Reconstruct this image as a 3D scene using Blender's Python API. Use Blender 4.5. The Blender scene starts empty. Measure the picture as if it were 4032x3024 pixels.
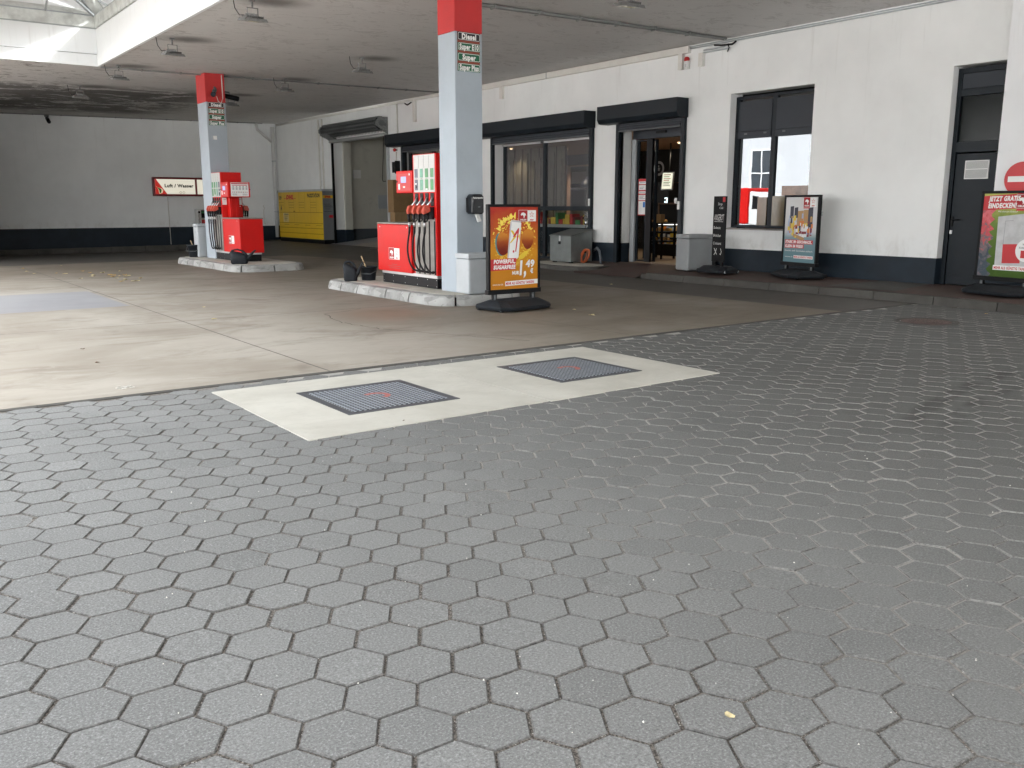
import bpy, math, random
from mathutils import Matrix, Vector
R = math.radians
rnd = random.Random(7)
scene = bpy.context.scene
COL = scene.collection
# ------------------------------------------------------------------ node helpers
class NT:
    def __init__(s, mat):
        s.t = mat.node_tree; s.n = s.t.nodes; s.l = s.t.links
    def put(s, sock, v):
        if v is None: return
        if isinstance(v, bpy.types.NodeSocket): s.l.new(v, sock)
        else:
            if hasattr(sock.default_value, '__len__') and not hasattr(v, '__len__'):
                v = (v,)*len(sock.default_value)
            if hasattr(v, '__len__') and len(v) == 3 and len(sock.default_value) == 4: v = (*v, 1)
            sock.default_value = v
    def m(s, op, a, b=None, c=None, clamp=False):
        n = s.n.new('ShaderNodeMath'); n.operation = op; n.use_clamp = clamp
        s.put(n.inputs[0], a); s.put(n.inputs[1], b)
        if c is not None: s.put(n.inputs[2], c)
        return n.outputs[0]
    def ss(s, v, a, b, lo=0., hi=1.):
        n = s.n.new('ShaderNodeMapRange'); n.interpolation_type = 'SMOOTHSTEP'
        s.put(n.inputs[0], v); n.inputs[1].default_value = a; n.inputs[2].default_value = b
        n.inputs[3].default_value = lo; n.inputs[4].default_value = hi
        return n.outputs[0]
    def mix(s, f, a, b, mode='MIX'):
        n = s.n.new('ShaderNodeMix'); n.data_type = 'RGBA'; n.blend_type = mode
        s.put(n.inputs[0], f); s.put(n.inputs[6], a); s.put(n.inputs[7], b)
        return n.outputs[2]
    def pos(s, scale=(1,1,1), world=False):
        if world: o = s.n.new('ShaderNodeNewGeometry').outputs['Position']
        else: o = s.n.new('ShaderNodeTexCoord').outputs['Object']
        if tuple(scale) != (1,1,1):
            n = s.n.new('ShaderNodeMapping'); s.l.new(o, n.inputs[0]); n.inputs['Scale'].default_value = scale
            o = n.outputs[0]
        return o
    def noise(s, vec, scale=5, detail=3, rough=.5, dist=0):
        n = s.n.new('ShaderNodeTexNoise'); s.put(n.inputs['Vector'], vec)
        n.inputs['Scale'].default_value = scale; n.inputs['Detail'].default_value = detail
        n.inputs['Roughness'].default_value = rough; n.inputs['Distortion'].default_value = dist
        return n.outputs[0]
    def voro(s, vec, scale=5, feature='F1', out=0):
        n = s.n.new('ShaderNodeTexVoronoi'); s.put(n.inputs['Vector'], vec); n.feature = feature
        n.inputs['Scale'].default_value = scale
        return n.outputs[out]
    def xyz(s, vec):
        n = s.n.new('ShaderNodeSeparateXYZ'); s.l.new(vec, n.inputs[0]); return n.outputs
    def bump(s, h, strength=.3, dist=.01):
        n = s.n.new('ShaderNodeBump'); s.put(n.inputs['Height'], h)
        n.inputs['Strength'].default_value = strength; n.inputs['Distance'].default_value = dist
        return n.outputs[0]
def newmat(name):
    m = bpy.data.materials.new(name); m.use_nodes = True
    return m, NT(m), m.node_tree.nodes['Principled BSDF']
def pm(name, col, rough=.5, metal=0., var=.06, vs=3., bump=0., bs=60., bd=.003, spec=.5, dirt=0., coat=0.):
    m, t, p = newmat(name)
    v = t.pos()
    n1 = t.noise(v, vs, 4, .6)
    f = t.ss(n1, .3, .7)
    c = t.mix(f, tuple(x*(1-var) for x in col), tuple(min(1, x*(1+var)) for x in col))
    if dirt:
        n2 = t.ss(t.noise(v, vs*2.3, 5, .7, 1.), .52, .75)
        c = t.mix(t.m('MULTIPLY', n2, dirt), c, tuple(x*.35+.01 for x in col))
    t.put(p.inputs['Base Color'], c)
    p.inputs['Metallic'].default_value = metal
    t.put(p.inputs['Roughness'], t.m('ADD', t.m('MULTIPLY', n1, .15), rough-.075))
    p.inputs['Specular IOR Level'].default_value = spec
    if coat: p.inputs['Coat Weight'].default_value = coat; p.inputs['Coat Roughness'].default_value = .1
    if bump: t.put(p.inputs['Normal'], t.bump(t.noise(v, bs, 4, .6), bump, bd))
    return m
def em(name, col, strength, base=(.6,.6,.6)):
    m, t, p = newmat(name)
    t.put(p.inputs['Base Color'], base)
    t.put(p.inputs['Emission Color'], col); p.inputs['Emission Strength'].default_value = strength
    return m
# ------------------------------------------------------------------ mesh builder
FONT = {}
def text_geo(s, bold=.02):
    k = (s, bold)
    if k not in FONT:
        cu = bpy.data.curves.new('t', 'FONT'); cu.body = s; cu.size = 1; cu.offset = bold
        cu.align_x = 'LEFT'; cu.resolution_u = 2; cu.space_character = 1.0+bold*2
        o = bpy.data.objects.new('t', cu); COL.objects.link(o)
        dg = bpy.context.evaluated_depsgraph_get(); dg.update()
        me = bpy.data.meshes.new_from_object(o.evaluated_get(dg))
        vs = [tuple(v.co) for v in me.vertices]; fs = [tuple(f.vertices) for f in me.polygons]
        bpy.data.objects.remove(o); bpy.data.curves.remove(cu); bpy.data.meshes.remove(me)
        FONT[k] = (vs, fs)
    return FONT[k]
class MB:
    def __init__(s): s.v = []; s.f = []; s.m = []; s.mats = []; s.sm = []; s.fc = []; s.cc = None
    def mi(s, m):
        if m not in s.mats: s.mats.append(m)
        return s.mats.index(m)
    def add(s, vs, fs, m, smooth=False, M=None):
        b = len(s.v)
        if M is not None: vs = [tuple(M @ Vector(v)) for v in vs]
        s.v += [tuple(v) for v in vs]; i = s.mi(m)
        for f in fs: s.f.append(tuple(b+k for k in f)); s.m.append(i); s.sm.append(smooth); s.fc.append(s.cc)
        return s
    def box(s, x0, x1, y0, y1, z0, z1, m, M=None):
        if x0 > x1: x0, x1 = x1, x0
        if y0 > y1: y0, y1 = y1, y0
        if z0 > z1: z0, z1 = z1, z0
        vs = [(x,y,z) for z in (z0,z1) for y in (y0,y1) for x in (x0,x1)]
        return s.add(vs, [(0,2,3,1),(4,5,7,6),(0,1,5,4),(2,6,7,3),(0,4,6,2),(1,3,7,5)], m, M=M)
    def prism(s, poly, a, b, m, axis='z', M=None, top=None):
        n = len(poly); top = top or poly
        def P(p, h):
            return {'z': (p[0],p[1],h), 'y': (p[0],h,p[1]), 'x': (h,p[0],p[1])}[axis]
        vs = [P(p,a) for p in poly]+[P(p,b) for p in top]
        fs = [tuple(range(n-1,-1,-1)), tuple(range(n,2*n))]+[(i,(i+1)%n,n+(i+1)%n,n+i) for i in range(n)]
        return s.add(vs, fs, m, M=M)
    def flat(s, poly, y, m, M=None):   # polygon in the XZ plane facing -y
        return s.add([(p[0],y,p[1]) for p in poly], [tuple(range(len(poly)))], m, M=M)
    def rect(s, x0, x1, z0, z1, y, m): return s.flat([(x0,z0),(x1,z0),(x1,z1),(x0,z1)], y, m)
    def tube(s, pts, r, m, n=8, closed=False):
        pts = [Vector(p) for p in pts]; rr = r if hasattr(r,'__len__') else [r]*len(pts)
        vs = []; up = Vector((0,0,1)); pn = None
        for i, p in enumerate(pts):
            a = pts[max(i-1,0)]; b = pts[min(i+1,len(pts)-1)]; t = (b-a).normalized()
            if pn is None:
                q = Vector((0,0,1)) if abs(t.z) < .9 else Vector((1,0,0)); pn = t.cross(q).normalized()
            pn = (pn - t*pn.dot(t)).normalized(); bn = t.cross(pn)
            for k in range(n):
                a_ = 2*math.pi*k/n; vs.append(p+(pn*math.cos(a_)+bn*math.sin(a_))*rr[i])
        fs = [(i*n+k, i*n+(k+1)%n, (i+1)*n+(k+1)%n, (i+1)*n+k) for i in range(len(pts)-1) for k in range(n)]
        s.add(vs, fs, m, True)
        L = len(pts); b = len(s.v)-L*n
        for base, rev in ((b, True), (b+(L-1)*n, False)):
            f = [base+k for k in range(n)]
            if rev: f.reverse()
            s.f.append(tuple(f)); s.m.append(s.mi(m)); s.sm.append(False); s.fc.append(s.cc)
        return s
    def cyl(s, p0, p1, r, m, n=16, r1=None):
        return s.tube([p0, p1], [r, r if r1 is None else r1], m, n)
    def lathe(s, prof, cx, cy, m, n=24, sx=1, sy=1):
        vs = [(cx+r*math.cos(2*math.pi*k/n)*sx, cy+r*math.sin(2*math.pi*k/n)*sy, z) for r, z in prof for k in range(n)]
        fs = [(i*n+k, i*n+(k+1)%n, (i+1)*n+(k+1)%n, (i+1)*n+k) for i in range(len(prof)-1) for k in range(n)]
        return s.add(vs, fs, m, True)
    def disc(s, cx, cz, r, y, m, n=28):
        return s.flat([(cx+r*math.cos(-2*math.pi*k/n), cz-r*math.sin(-2*math.pi*k/n)) for k in range(n)][::1], y, m)
    def text(s, body, x, z, h, y, m, w=None, align='l', shear=0., bold=.02, rot=0.):
        vs, fs = text_geo(body, bold)
        if not vs: return s
        x0 = min(v[0] for v in vs); x1 = max(v[0] for v in vs); capz = .70
        k = h/capz; kx = k if w is None else w/(x1-x0)
        off = {'l': 0, 'c': -(x1-x0)*kx/2, 'r': -(x1-x0)*kx}[align]
        c, q = math.cos(rot), math.sin(rot)
        out = []
        for v in vs:
            X = (v[0]-x0)*kx+off+v[1]*k*shear; Z = v[1]*k
            out.append((x+X*c-Z*q, y, z+X*q+Z*c))
        return s.add(out, fs, m)
    def build(s, name, parent=None, bevel=0., loc=None, label=None):
        me = bpy.data.meshes.new(name); me.from_pydata(s.v, [], s.f)
        for m in s.mats: me.materials.append(m)
        me.polygons.foreach_set('material_index', s.m); me.polygons.foreach_set('use_smooth', s.sm)
        if any(c is not None for c in s.fc):
            at = me.color_attributes.new('tone', 'FLOAT_COLOR', 'CORNER')
            data = []
            for f, c in zip(s.f, s.fc):
                data += list(c or (.5,.5,.5,1))*len(f)
            at.data.foreach_set('color', data)
        me.update()
        o = bpy.data.objects.new(name, me); COL.objects.link(o)
        if parent: o.parent = parent
        if loc: o.location = loc
        if bevel:
            b = o.modifiers.new('bevel', 'BEVEL'); b.width = bevel; b.segments = 2; b.limit_method = 'ANGLE'; b.angle_limit = R(40)
            b.harden_normals = False
        if label: o['label'] = label
        return o
def tag(o, label=None, cat=None, group=None, kind=None):
    for k, v in (('label',label),('category',cat),('group',group),('kind',kind)):
        if v: o[k] = v
    return o
def thing(name, loc, rz, label, cat, group=None):
    o = bpy.data.objects.new(name, None); COL.objects.link(o); o.empty_display_size = .1
    o.location = loc; o.rotation_euler = (0,0,R(rz))
    return tag(o, label, cat, group)
def kids(o): return [c for c in bpy.data.objects if c.parent == o]
def copy_tree(o, parent=None):
    c = o.copy(); COL.objects.link(c); c.parent = parent
    for k in kids(o): copy_tree(k, c)
    return c
FW = -90   # local -y faces world -x (towards the forecourt), local x = -Y
XW = 14.5; YB = 35.8
def zc(x): return 4.6+.0145*(x-7.5)
def sst(x, a, b):
    t = min(1, max(0, (x-a)/(b-a))); return t*t*(3-2*t)
def zg(x, y):
    d = -.22*sst(y, 22, 35)*(1-sst(x, 10.5, 13.5))
    return d + .09*sst(x, 12.3, 14.2)*sst(y, 13.5, 16)
# ------------------------------------------------------------------ materials
def wallmat(name, col, a=.05):
    m, t, p = newmat(name); v = t.pos()
    big = t.ss(t.noise(v, .5, 4, .6), .3, .7); mid = t.noise(v, 6, 5, .7)
    c = t.mix(big, tuple(x*(1-a) for x in col), tuple(min(1,x*(1+a)) for x in col))
    c = t.mix(t.ss(mid, .58, .8, 0, .25), c, tuple(x*.8 for x in col))
    X, Y, Z = t.xyz(t.pos(world=True))
    spl = t.m('MULTIPLY', t.ss(Z, .60, 1.15, 1, 0), t.ss(t.noise(t.pos((1,1,.6)), 4, 6, .75, .5), .42, .75))
    c = t.mix(t.m('MULTIPLY', spl, .30), c, (.34,.30,.25))
    run = t.m('MULTIPLY', t.ss(t.noise(t.pos((2.2,2.2,.12)), 2.6, 5, .7), .56, .74), t.ss(Z, 1.5, 4.6, .05, .22))
    c = t.mix(run, c, (.42,.40,.36))
    pt = t.ss(t.noise(v, .9, 2, .4), .60, .61, 0, .05); c = t.mix(pt, c, (.92,.93,.93))
    t.put(p.inputs['Base Color'], c); p.inputs['Roughness'].default_value = .85
    h = t.m('ADD', t.noise(v, 90, 4, .7), t.m('MULTIPLY', t.noise(v, 7, 3), .8))
    t.put(p.inputs['Normal'], t.bump(h, .35, .006)); return m
M_WALL = wallmat('white_render', (.80,.81,.80)); M_WALL2 = wallmat('white_render_b', (.82,.83,.84))
M_BACK = wallmat('grey_white_render', (.83,.845,.845))
M_NAVY = pm('navy_plinth_paint', (.012,.021,.031), .55, spec=.3, var=.2, vs=2, bump=.2, bs=80)
M_ANTH = pm('anthracite_metal', (.012,.017,.022), .45, spec=.22, var=.08)
M_ANTH2 = pm('anthracite_panel', (.034,.040,.049), .5, spec=.25, var=.04)
M_BLACK = pm('black_plastic', (.0055,.006,.007), .45, spec=.2, var=.2, bump=.1, bs=300)
M_RUB = pm('dark_rubber', (.015,.018,.022), .6, spec=.25, var=.25, vs=8, bump=.2, bs=200, dirt=.2)
M_HOSE = pm('hose_rubber', (.006,.006,.007), .4, spec=.25)
M_RED = pm('red_lacquer', (.56,.008,.006), .42, var=.05, coat=.05, spec=.18)
M_REDP = pm('red_paint', (.50,.025,.025), .6, var=.06, bump=.15, bs=120)
M_GREYP = pm('grey_pillar_paint', (.355,.405,.45), .55, dirt=.10, var=.05, vs=1.5, bump=.15, bs=100)
M_STEEL = pm('brushed_steel', (.25,.235,.215), .45, metal=.3, var=.15, vs=6)
M_ALU = pm('aluminium', (.55,.55,.55), .35, metal=.8, var=.06)
M_WHITE = pm('white_plastic', (.70,.70,.68), .4, var=.03)
M_WFACE = pm('white_panel', (.47,.47,.45), .35, var=.04)
M_OFFW = pm('cream_trunking', (.66,.645,.60), .5, var=.04)
M_GREYM = pm('light_grey_metal', (.42,.445,.46), .45, var=.05, dirt=.1)
M_DGREY = pm('dark_grey_metal', (.12,.13,.135), .5, var=.08)
M_LCASE = pm('lamp_casting', (.22,.22,.215), .45, metal=.4, var=.15, vs=20)
M_ZINC = pm('galvanised_sheet', (.17,.185,.18), .5, metal=.3, var=.12, vs=4, dirt=.15)
M_YEL = pm('yellow_lacquer', (.66,.42,.012), .4, var=.04)
M_YELD = pm('yellow_groove', (.30,.17,.006), .6)
M_GREEN = pm('sign_green', (.004,.11,.050), .5, var=.05)
M_DGREEN = pm('green_film', (.03,.22,.06), .35, var=.25, vs=6)
M_GREEN2 = pm('teal_film', (.10,.30,.20), .35, var=.2, vs=6)
M_GBLK = pm('grey_film', (.07,.075,.11), .35, var=.15)
M_LET = pm('white_lettering', (.80,.80,.78), .5, var=.01)
M_BLET = pm('black_lettering', (.012,.012,.014), .5)
M_RLET = pm('red_lettering', (.55,.02,.025), .5, var=.03)
M_PRED = pm('print_red', (.52,.022,.028), .45, var=.05)
M_CARD = pm('cardboard', (.235,.145,.066), .85, var=.07, vs=4)
M_CARD2 = pm('cardboard_b', (.29,.19,.092), .85, var=.07, vs=4)
M_WOOD = pm('pale_wood', (.45,.33,.19), .6, var=.15, vs=20)
M_GLOW = em('backlit_panel', (1,.93,.74), .085)
M_SCREEN = em('lcd_screen', (.50,.58,1), .09, (.2,.2,.4))
M_ORANGE = pm('orange_cable', (.55,.13,.04), .5)
M_BLUEF = pm('blue_print', (.02,.16,.5), .4)
M_LEAF = [pm('dry_leaf_pale', (.62,.53,.30), .7, var=.2, vs=30), pm('dry_leaf_yellow', (.60,.38,.09), .7, var=.2, vs=30), pm('dry_leaf_brown', (.10,.05,.025), .8)]
M_DROP = pm('white_paint_fleck', (.75,.73,.66), .8, var=.1, vs=20)
def glassmat(name, tint=(.9,.93,.92), tr=.9, rough=.0):
    m, t, p = newmat(name)
    n = t.n; out = n['Material Output']; n.remove(p)
    tb = n.new('ShaderNodeBsdfTransparent'); tb.inputs[0].default_value = (*[c*tr for c in tint],1)
    gl = n.new('ShaderNodeBsdfGlossy'); gl.inputs['Roughness'].default_value = rough
    fr = n.new('ShaderNodeFresnel'); fr.inputs[0].default_value = 1.5
    mx = n.new('ShaderNodeMixShader')
    t.put(mx.inputs[0], t.m('MULTIPLY', fr.outputs[0], 1.7, clamp=True))
    t.l.new(tb.outputs[0], mx.inputs[1]); t.l.new(gl.outputs[0], mx.inputs[2]); t.l.new(mx.outputs[0], out.inputs[0])
    return m
M_GLASS = glassmat('window_glass'); M_SKYG = glassmat('skylight_glass', (.95,.97,.97), .82)
def mirrorglass(name):
    m, t, p = newmat(name)
    n = t.n; out = n['Material Output']; n.remove(p)
    tb = n.new('ShaderNodeBsdfTransparent'); tb.inputs[0].default_value = (.2,.21,.2,1)
    gl = n.new('ShaderNodeBsdfGlossy'); gl.inputs['Roughness'].default_value = .0
    t.put(gl.inputs['Color'], (.17,.18,.19))
    t.put(gl.inputs['Normal'], t.bump(t.noise(t.pos(), 1.2, 2), .05, .01))
    mx = n.new('ShaderNodeMixShader'); mx.inputs[0].default_value = .8
    t.l.new(tb.outputs[0], mx.inputs[1]); t.l.new(gl.outputs[0], mx.inputs[2]); t.l.new(mx.outputs[0], out.inputs[0])
    return m
def milky(name):
    m, t, p = newmat(name); n = t.n; out = n['Material Output']; n.remove(p)
    tb = n.new('ShaderNodeBsdfTransparent'); tb.inputs[0].default_value = (.62,.63,.62,1); df = n.new('ShaderNodeBsdfDiffuse'); df.inputs[0].default_value = (.34,.34,.36,1)
    gl = n.new('ShaderNodeBsdfGlossy'); gl.inputs['Roughness'].default_value = .02; fr = n.new('ShaderNodeFresnel'); fr.inputs[0].default_value = 1.45
    m1 = n.new('ShaderNodeMixShader'); m1.inputs[0].default_value = .26; m2 = n.new('ShaderNodeMixShader')
    t.l.new(tb.outputs[0], m1.inputs[1]); t.l.new(df.outputs[0], m1.inputs[2]); t.l.new(fr.outputs[0], m2.inputs[0]); t.l.new(m1.outputs[0], m2.inputs[1]); t.l.new(gl.outputs[0], m2.inputs[2]); t.l.new(m2.outputs[0], out.inputs[0])
    return m
M_MILK = milky('milky_pane_glass')  # grey diffuse share turns the upper panes milky
M_MIRG = mirrorglass('reflective_film_glass')

def concrete_floor():
    m, t, p = newmat('forecourt_concrete'); v = t.pos(); X, Y, Z = t.xyz(v)
    n1 = t.noise(v, .35, 5, .62, .6); n2 = t.noise(t.pos((.6,1.2,1)), 1.1, 7, .75, .9); n3 = t.noise(v, 18, 4, .7)
    c = t.mix(t.ss(n1,.32,.68), (.295,.262,.215), (.42,.388,.335))
    c = t.mix(t.ss(n2,.48,.72,0,.7), c, (.215,.185,.145))
    c = t.mix(t.ss(t.noise(t.pos((.8,1.6,1)), 2.2, 7, .75, .7), .55,.75,0,.5), c, (.49,.465,.415))
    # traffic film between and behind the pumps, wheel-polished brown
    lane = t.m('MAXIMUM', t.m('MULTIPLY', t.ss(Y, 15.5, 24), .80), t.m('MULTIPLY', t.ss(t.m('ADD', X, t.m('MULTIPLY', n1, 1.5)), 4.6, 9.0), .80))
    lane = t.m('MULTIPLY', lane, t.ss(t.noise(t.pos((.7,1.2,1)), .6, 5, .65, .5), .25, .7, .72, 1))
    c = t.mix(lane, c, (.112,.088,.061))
    st = t.m('MULTIPLY', t.ss(t.noise(v, .8, 5, .6, 1.2), .56, .7), .4)
    c = t.mix(st, c, (.13,.105,.08))
    # rusty patch in front of the near island
    dx = t.m('SUBTRACT', X, 5.9); dy = t.m('SUBTRACT', Y, 10.9)
    rr = t.m('SQRT', t.m('ADD', t.m('MULTIPLY', dx, dx), t.m('MULTIPLY', t.m('MULTIPLY', dy, dy), .8)))
    rr = t.m('ADD', rr, t.m('MULTIPLY', t.m('SUBTRACT', n2, .5), 1.6))
    c = t.mix(t.ss(rr, .2, 1.0, .32, 0), c, (.28,.13,.07))
    # grey repair patch
    pt = t.m('MULTIPLY', t.m('LESS_THAN', X, 3.28), t.m('MULTIPLY', t.m('GREATER_THAN', Y, 13.98), t.m('LESS_THAN', Y, 16.85)))
    c = t.mix(pt, c, t.mix(t.ss(n1,.3,.7), (.27,.27,.28), (.31,.31,.32)))
    # joints
    def line(a, x0, w=.010): return t.m('LESS_THAN', t.m('ABSOLUTE', t.m('SUBTRACT', a, x0)), w)
    j = line(X, 3.36)
    for a, x0 in ((Y, 11.68), (Y, 20.6), (X, 11.15), (X, -2.2)): j = t.m('MAXIMUM', j, line(a, x0))
    for x0,y0 in ((8.33,9.8),(7.12,9.2)): j = t.m('MAXIMUM', j, t.m('MULTIPLY', line(X, x0, .007), t.m('LESS_THAN', Y, y0)))
    j = t.m('MAXIMUM', j, t.m('MULTIPLY', line(Y, 14.05), t.m('GREATER_THAN', X, 3.4)))
    c = t.mix(t.m('MULTIPLY', j, t.ss(n3, .25,.5,.35,.9)), c, (.10,.09,.08))
    c = t.mix(t.ss(n3,.60,.8,0,.25), c, (.10,.09,.075))
    # darker asphalt strips: along the shop kerb and across the rear of the yard
    asp = t.m('MAXIMUM', t.m('GREATER_THAN', X, 11.15), t.m('GREATER_THAN', t.m('ADD', Y, t.m('MULTIPLY', X, -.12)), 25.6))
    c = t.mix(t.m('MULTIPLY', asp, .92), c, t.mix(n3, (.048,.044,.038), (.085,.078,.068)))
    t.put(p.inputs['Base Color'], c)
    t.put(p.inputs['Roughness'], t.m('ADD', t.m('MULTIPLY', n2, .3), .45))
    p.inputs['Specular IOR Level'].default_value = .3
    t.put(p.inputs['Normal'], t.bump(t.m('ADD', n3, t.m('MULTIPLY', j, -2)), .18, .004))
    return m
M_CONC = concrete_floor()
def slabmat(name, lo, hi, streak=True):
    m, t, p = newmat(name); v = t.pos()
    n1 = t.noise(v, 1.3, 5, .65, .4); n2 = t.noise(t.pos((2,14,2)), 2.5, 5, .7)
    c = t.mix(t.ss(n1,.3,.7), lo, hi)
    if streak: c = t.mix(t.ss(n2,.5,.8,0,.35), c, tuple(x*.72 for x in lo))
    c = t.mix(t.ss(t.noise(v, 45, 3, .6), .6,.8,0,.4), c, tuple(x*.6 for x in lo))
    t.put(p.inputs['Base Color'], c); p.inputs['Roughness'].default_value = .85
    t.put(p.inputs['Normal'], t.bump(t.noise(v, 120, 4, .7), .25, .003)); return m
M_SLAB = slabmat('pale_concrete', (.44,.425,.37), (.545,.53,.47))
M_DECK = slabmat('island_concrete', (.40,.38,.32), (.52,.50,.44), False)
M_KERBG = slabmat('kerb_concrete', (.052,.049,.043), (.088,.084,.075), False)
def kerbpaint():
    m, t, p = newmat('worn_white_kerb'); v = t.pos()
    c = t.mix(t.ss(t.noise(v, 2, 4), .3,.7), (.31,.31,.295), (.43,.43,.415))
    vv = t.voro(t.pos((1.2,1.2,3.5)), 2.6, 'F1', 1)   # angular chipped facets
    vx = t.xyz(vv)[0]
    f = t.m('MULTIPLY', t.m('GREATER_THAN', vx, .55), t.ss(t.noise(v, 5, 4, .7), .35, .65, .15, .8))
    c = t.mix(f, c, (.20,.20,.19))
    c = t.mix(t.ss(t.noise(v, 9, 5, .7, 1), .56,.72,0,.7), c, (.13,.125,.115))
    t.put(p.inputs['Base Color'], c); p.inputs['Roughness'].default_value = .8
    t.put(p.inputs['Normal'], t.bump(t.m('ADD', t.m('MULTIPLY', vx, .7), t.noise(v, 25, 4, .7)), .5, .012)); return m
M_KERBW = kerbpaint()
def pavermat():
    m, t, p = newmat('hex_paver_concrete'); v = t.pos()
    a = t.n.new('ShaderNodeAttribute'); a.attribute_name = 'tone'
    tone = t.xyz(a.outputs['Vector'])[0]
    c = t.mix(tone, (.210,.214,.208), (.274,.278,.271))
    big = t.noise(v, .45, 4, .6, .5)
    c = t.mix(t.ss(big,.35,.7,0,.4), c, (.15,.153,.150))
    g = t.noise(v, 120, 4, .85)
    c = t.mix(t.ss(g,.51,.68,0,.75), c, (.47,.48,.47)); c = t.mix(t.ss(g,.34,.49,.6,0), c, (.07,.073,.072))
    g2 = t.noise(v, 38, 4, .7); c = t.mix(t.ss(g2,.58,.75,0,.30), c, (.11,.115,.115))
    X, Y, Z = t.xyz(v)
    # shade deepening towards the shop, painted into the colour, and curved tyre marks
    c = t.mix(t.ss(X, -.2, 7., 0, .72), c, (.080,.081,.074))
    dx = t.m('SUBTRACT', X, 8.8); dy = t.m('SUBTRACT', Y, -5.85)
    rad = t.m('SQRT', t.m('ADD', t.m('MULTIPLY', dx, dx), t.m('MULTIPLY', dy, dy)))
    for r0 in (9.28, 9.53):
        tr = t.m('MULTIPLY', t.ss(t.m('ABSOLUTE', t.m('SUBTRACT', rad, r0)),   .03, .11, .55, 0), t.ss(t.noise(v, 2.2, 4, .7), .40,.58))
        tr = t.m('MULTIPLY', t.m('MULTIPLY', tr, t.m('GREATER_THAN', Y, 0)), t.m('MULTIPLY', t.ss(X, 5.2, 6.2), t.ss(X, 8.0, 9.5, 1, 0)))
        c = t.mix(tr, c, (.05,.05,.048))
    sp = t.m('MULTIPLY', t.ss(t.noise(v, 1.6, 5, .75, 1.5), .66,.74), .35); c = t.mix(sp, c, (.42,.42,.40))
    t.put(p.inputs['Base Color'], c); p.inputs['Roughness'].default_value = .85; p.inputs['Specular IOR Level'].default_value = .22
    t.put(p.inputs['Normal'], t.bump(t.m('ADD', g, g2), .35, .0022)); return m
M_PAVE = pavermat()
def edgemat():   # grimy arrises of the pavers, sandy further right
    m, t, p = newmat('paver_arris'); v = t.pos(); X, Y, Z = t.xyz(v)
    g = t.noise(v, 60, 4, .75)
    c = t.mix(t.ss(g,.35,.65), (.095,.093,.088), (.19,.187,.18))
    c = t.mix(t.m('MULTIPLY', t.ss(X, 1.7, 4.2, 0, .75), t.ss(g, .3, .6)), c, (.27,.265,.25))
    t.put(p.inputs['Base Color'], c); p.inputs['Roughness'].default_value = .95; p.inputs['Specular IOR Level'].default_value = .1
    return m
M_EDGE = edgemat()
def jointmat():
    m, t, p = newmat('joint_grit'); v = t.pos()
    n = t.noise(v, 140, 2, .5); w = t.voro(v, 110, 'F1', 0)
    c = t.mix(t.ss(n,.4,.6), (.060,.053,.046), (.20,.18,.155))
    c = t.mix(t.m('MULTIPLY', t.m('LESS_THAN', w, .22), t.m('GREATER_THAN', t.noise(v, 31, 2), .54)), c, (.62,.60,.56))
    X, Y, Z = t.xyz(v)
    c = t.mix(t.ss(X, 1.7, 3.6, 0, .85), c, (.40,.39,.36))     # pale sand in the joints further right
    t.put(p.inputs['Base Color'], c); p.inputs['Roughness'].default_value = .95
    t.put(p.inputs['Normal'], t.bump(w, .6, .004)); return m
M_JOINT = jointmat()
def brickpave():
    m, t, p = newmat('red_clinker'); v = t.pos()
    b = t.n.new('ShaderNodeTexBrick'); t.l.new(v, b.inputs[0])
    b.inputs['Color1'].default_value = (.085,.035,.026,1); b.inputs['Color2'].default_value = (.06,.03,.024,1)
    b.inputs['Mortar'].default_value = (.04,.035,.03,1); b.inputs['Scale'].default_value = 5; b.inputs['Mortar Size'].default_value = .02
    c = t.mix(t.ss(t.noise(v, 1.5, 5, .7), .35,.7,0,.7), b.outputs[0], (.065,.053,.042))
    t.put(p.inputs['Base Color'], c); p.inputs['Roughness'].default_value = .75; return m
M_CLINK = brickpave()
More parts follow.
